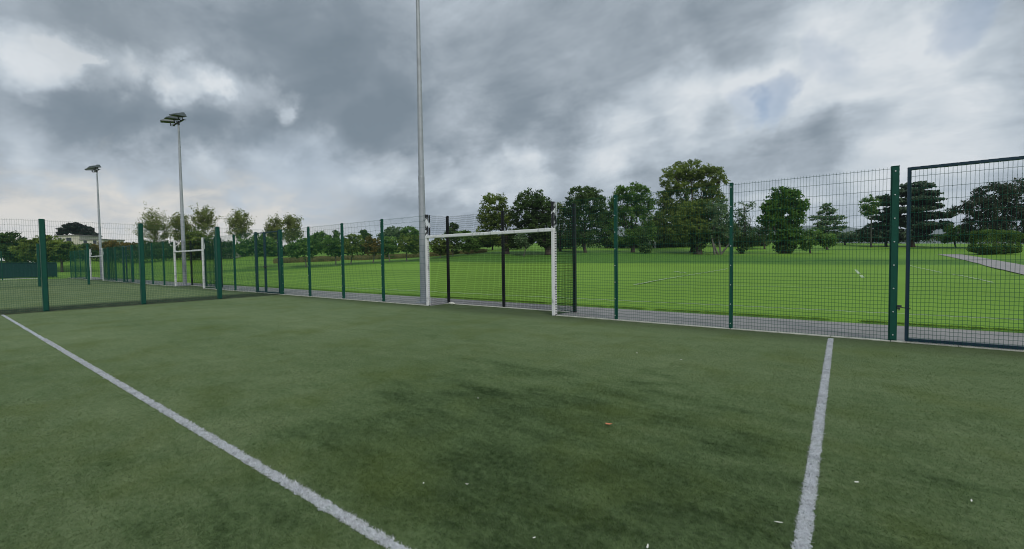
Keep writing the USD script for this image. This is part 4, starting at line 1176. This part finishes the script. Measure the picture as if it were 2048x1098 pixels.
building('pale_building', 'cream building with a dark window, left, under the umbrella pine', 150, 112, 160, 470, [(0.5, 7.2, 1.8, 1.4), (-2.6, 7.2, 1.4, 1.4), (0.5, 4.0, 1.8, 1.4)])
building('pale_building', 'lower cream building right of the one with the dark window', 146, 161, 206, 478, [(-2.0, 5.6, 1.2, 1.3), (1.2, 5.6, 1.2, 1.3)])
building('low_white_building', 'long low pale building glimpsed through the second cross fence', 125, 262, 345, 504, [(-4, 1.6, 2.2, 1.0), (-0.5, 1.6, 2.2, 1.0), (3, 1.6, 2.2, 1.0)], 6.0, 0.2)
building('low_white_building', 'low pale building glimpsed between the cross fence post and the gate', 108, 436, 470, 503, [(-1.0, 1.4, 1.6, 0.8)], 6.0, 0.2)

# green container
t = thing('green_container', 'dark green metal container beyond the pitches at the far left', 'container', (-76.0, 4.2, 0.0))
obj('body', MB().box((-1.22, -5.4, 0.10), (1.22, 5.4, 1.72), 0.02), M_DARKGREEN, t)
obj('lid', MB().box((-1.27, -5.45, 1.722), (1.27, 5.45, 1.80), 0.015), M_DARKGREEN, t)
m = MB()
for y in np.arange(-5.1, 5.2, 0.3):
    m.box((1.223, y - 0.07, 0.2), (1.255, y + 0.07, 1.65))
for x in np.arange(-1.05, 1.1, 0.26):
    m.box((x - 0.06, 5.403, 0.2), (x + 0.06, 5.43, 1.65))
obj('side_ribs', m, M_DARKGREEN, t, kind='stuff')
for x in (-1.24, 1.24):
    for y in (-5.42, 5.42):
        obj('corner_post', MB().box((x - 0.06, y - 0.06, 0.0), (x + 0.06, y + 0.06, 1.715)), M_DARKGREEN, t)
obj('concrete_apron', MB().box((-74.5, -6, -0.2), (-71.8, 8.4, 0.02)), M_KERB, None, kind='structure')

# small goal far across the field
c = at(1305, 497, 108)
bz = float(ground(c[0], c[1]))
t = thing('small_goal', 'tiny white goal far across the field under the trees', 'goal', (c[0], c[1], bz), rotz=-YAW + 0.75)
w, hh = 1.2, 1.9
for s in (-1, 1):
    obj('goal_post', MB().tube([(s * w, 0, -0.05), (s * w, 0, hh)], 0.06, 8), M_WHITE, t)
    obj('back_stay', MB().tube([(s * w, 0, hh), (s * w, 0.9, 0.02)], 0.035, 6), M_WHITE, t)
obj('crossbar', MB().tube([(-w - 0.06, 0, hh), (w + 0.06, 0, hh)], 0.06, 8), M_WHITE, t)

# far hill
px = np.linspace(1100, 2200, 60)
hl = []
for k, x in enumerate(px):
    top = 454 + 5 * math.sin(x / 130.0) + 3 * math.sin(x / 47.0 + 1)
    hl.append((at(x, top, 3200), at(x, 512, 2600), at(x, 512, 3900)))
hl = np.array(hl)
n = len(px)
V = np.vstack([hl[:, 1], hl[:, 0], hl[:, 2]])
V[:n, 2] = -5
V[2 * n:, 2] = -5
i = np.arange(n - 1)
F = np.vstack([np.stack([i, i + 1, i + n + 1], -1), np.stack([i, i + n + 1, i + n], -1), np.stack([i + n, i + n + 1, i + 2 * n + 1], -1), np.stack([i + n, i + 2 * n + 1, i + 2 * n], -1)])
obj('far_hill', (V, F), plain('far_hill_cover', (0.055, 0.075, 0.045), 0.9, var=0.35, scale=0.006), None, smooth=True, kind='structure')

# ------------------------------------------------------------------ small things on the turf
M_LEAF = plain('orange_leaf', (0.48, 0.17, 0.085), 0.6, var=0.35, scale=60)
M_SCRAP = plain('pale_scrap', (0.62, 0.62, 0.56), 0.7, var=0.2, scale=60)


def flat_piece(name, label, cat, px, py, L, W, ang, mat, seed, curl=0.25, z=0.017):
    g = np.random.default_rng(300 + seed)
    d = sight(px, py)
    p = EYE + d * (-(EYE_H - z) / d[2])
    n = 10
    th = np.linspace(0, 2 * np.pi, n, endpoint=False)
    r = 1 + g.normal(0, 0.14, n)
    xy = np.column_stack([np.cos(th) * r * L / 2, np.sin(th) * r * W / 2])
    zt = np.abs(xy[:, 1]) * curl + xy[:, 0] ** 2 * curl / max(L, 0.01)
    Vt_ = np.vstack([[0, 0, 0.0], np.column_stack([xy, zt])])
    Vb = Vt_ - [0, 0, 0.002]
    F = []
    for k in range(n):
        k2 = (k + 1) % n
        F += [[0, k + 1, k2 + 1], [n + 1, n + 2 + k2, n + 2 + k], [k + 1, n + 2 + k, n + 2 + k2], [k + 1, n + 2 + k2, k2 + 1]]
    ca, sa = math.cos(ang), math.sin(ang)
    R = np.array([[ca, -sa, 0], [sa, ca, 0], [0, 0, 1]])
    o = obj(name, (np.vstack([Vt_, Vb]) @ R.T + p, F), mat)
    tag(o, label, cat)


flat_piece('fallen_leaf', 'orange brown dry leaf lying alone on the turf, right of centre', 'leaf', 1217, 849, 0.065, 0.04, 0.6, M_LEAF, 1, 0.5)
for k, (x, y, L, W, lab) in enumerate([(1274, 706, 0.03, 0.02, 'tiny white scrap on the turf below the first green post right of the goal'), (1713, 964, 0.03, 0.015, 'small pale scrap right of the short white line, near the bottom right'), (1943, 1001, 0.04, 0.007, 'thin pale straw at the lower right edge of the turf'),
                                       (934, 968, 0.007, 0.022, 'thin pale straw on the dark turf patch'), (956, 796, 0.018, 0.012, 'tiny white scrap in the middle of the turf'), (1557, 1044, 0.042, 0.010, 'pale twig left of the short white line near the bottom'),
                                       (1068, 1075, 0.020, 0.008, 'pale fleck at the bottom edge of the turf, right of the middle'), (1295, 1093, 0.034, 0.010, 'yellowish fleck at the very bottom edge of the turf'), (847, 966, 0.016, 0.010, 'pale fleck left of the dark turf patch'), (1362, 719, 0.03, 0.016, 'tiny pale scrap right of the white scrap below the goal end')]):
    flat_piece('pale_scrap', lab, 'litter', x, y, L, W, k * 0.7, M_SCRAP, 10 + k)
g = np.random.default_rng(5)
t = trimesh.creation.icosphere(2, 1.0)
v = t.vertices * np.array([0.15, 0.05, 0.04]) * (1 + 0.25 * (meshkit.noise(t.vertices * 2.3, 4) - 0.5))[:, None]
c = EYE + sight(908, 608) * (-(EYE_H) / sight(908, 608)[2])
o = obj('white_stone', (v + np.array([c[0], min(c[1], 10.72), 0.03]), t.faces), M_SCRAP, smooth=True)
tag(o, 'flat white lump at the foot of the left black post inside the goal', 'stone')

# thin air between here and the hill
M_HAZE = usdkit.material(stage, LOOKS + '/haze', {'v': ('principled_volume', {'color': (0.80, 0.88, 1.0), 'density': 0.00012, 'anisotropy': 0.2})}, [], volume='v.volume')
obj('haze', MB().box((-4800, -4200, -7.0), (4800, 5600, 300.0)), M_HAZE, None, kind='stuff')
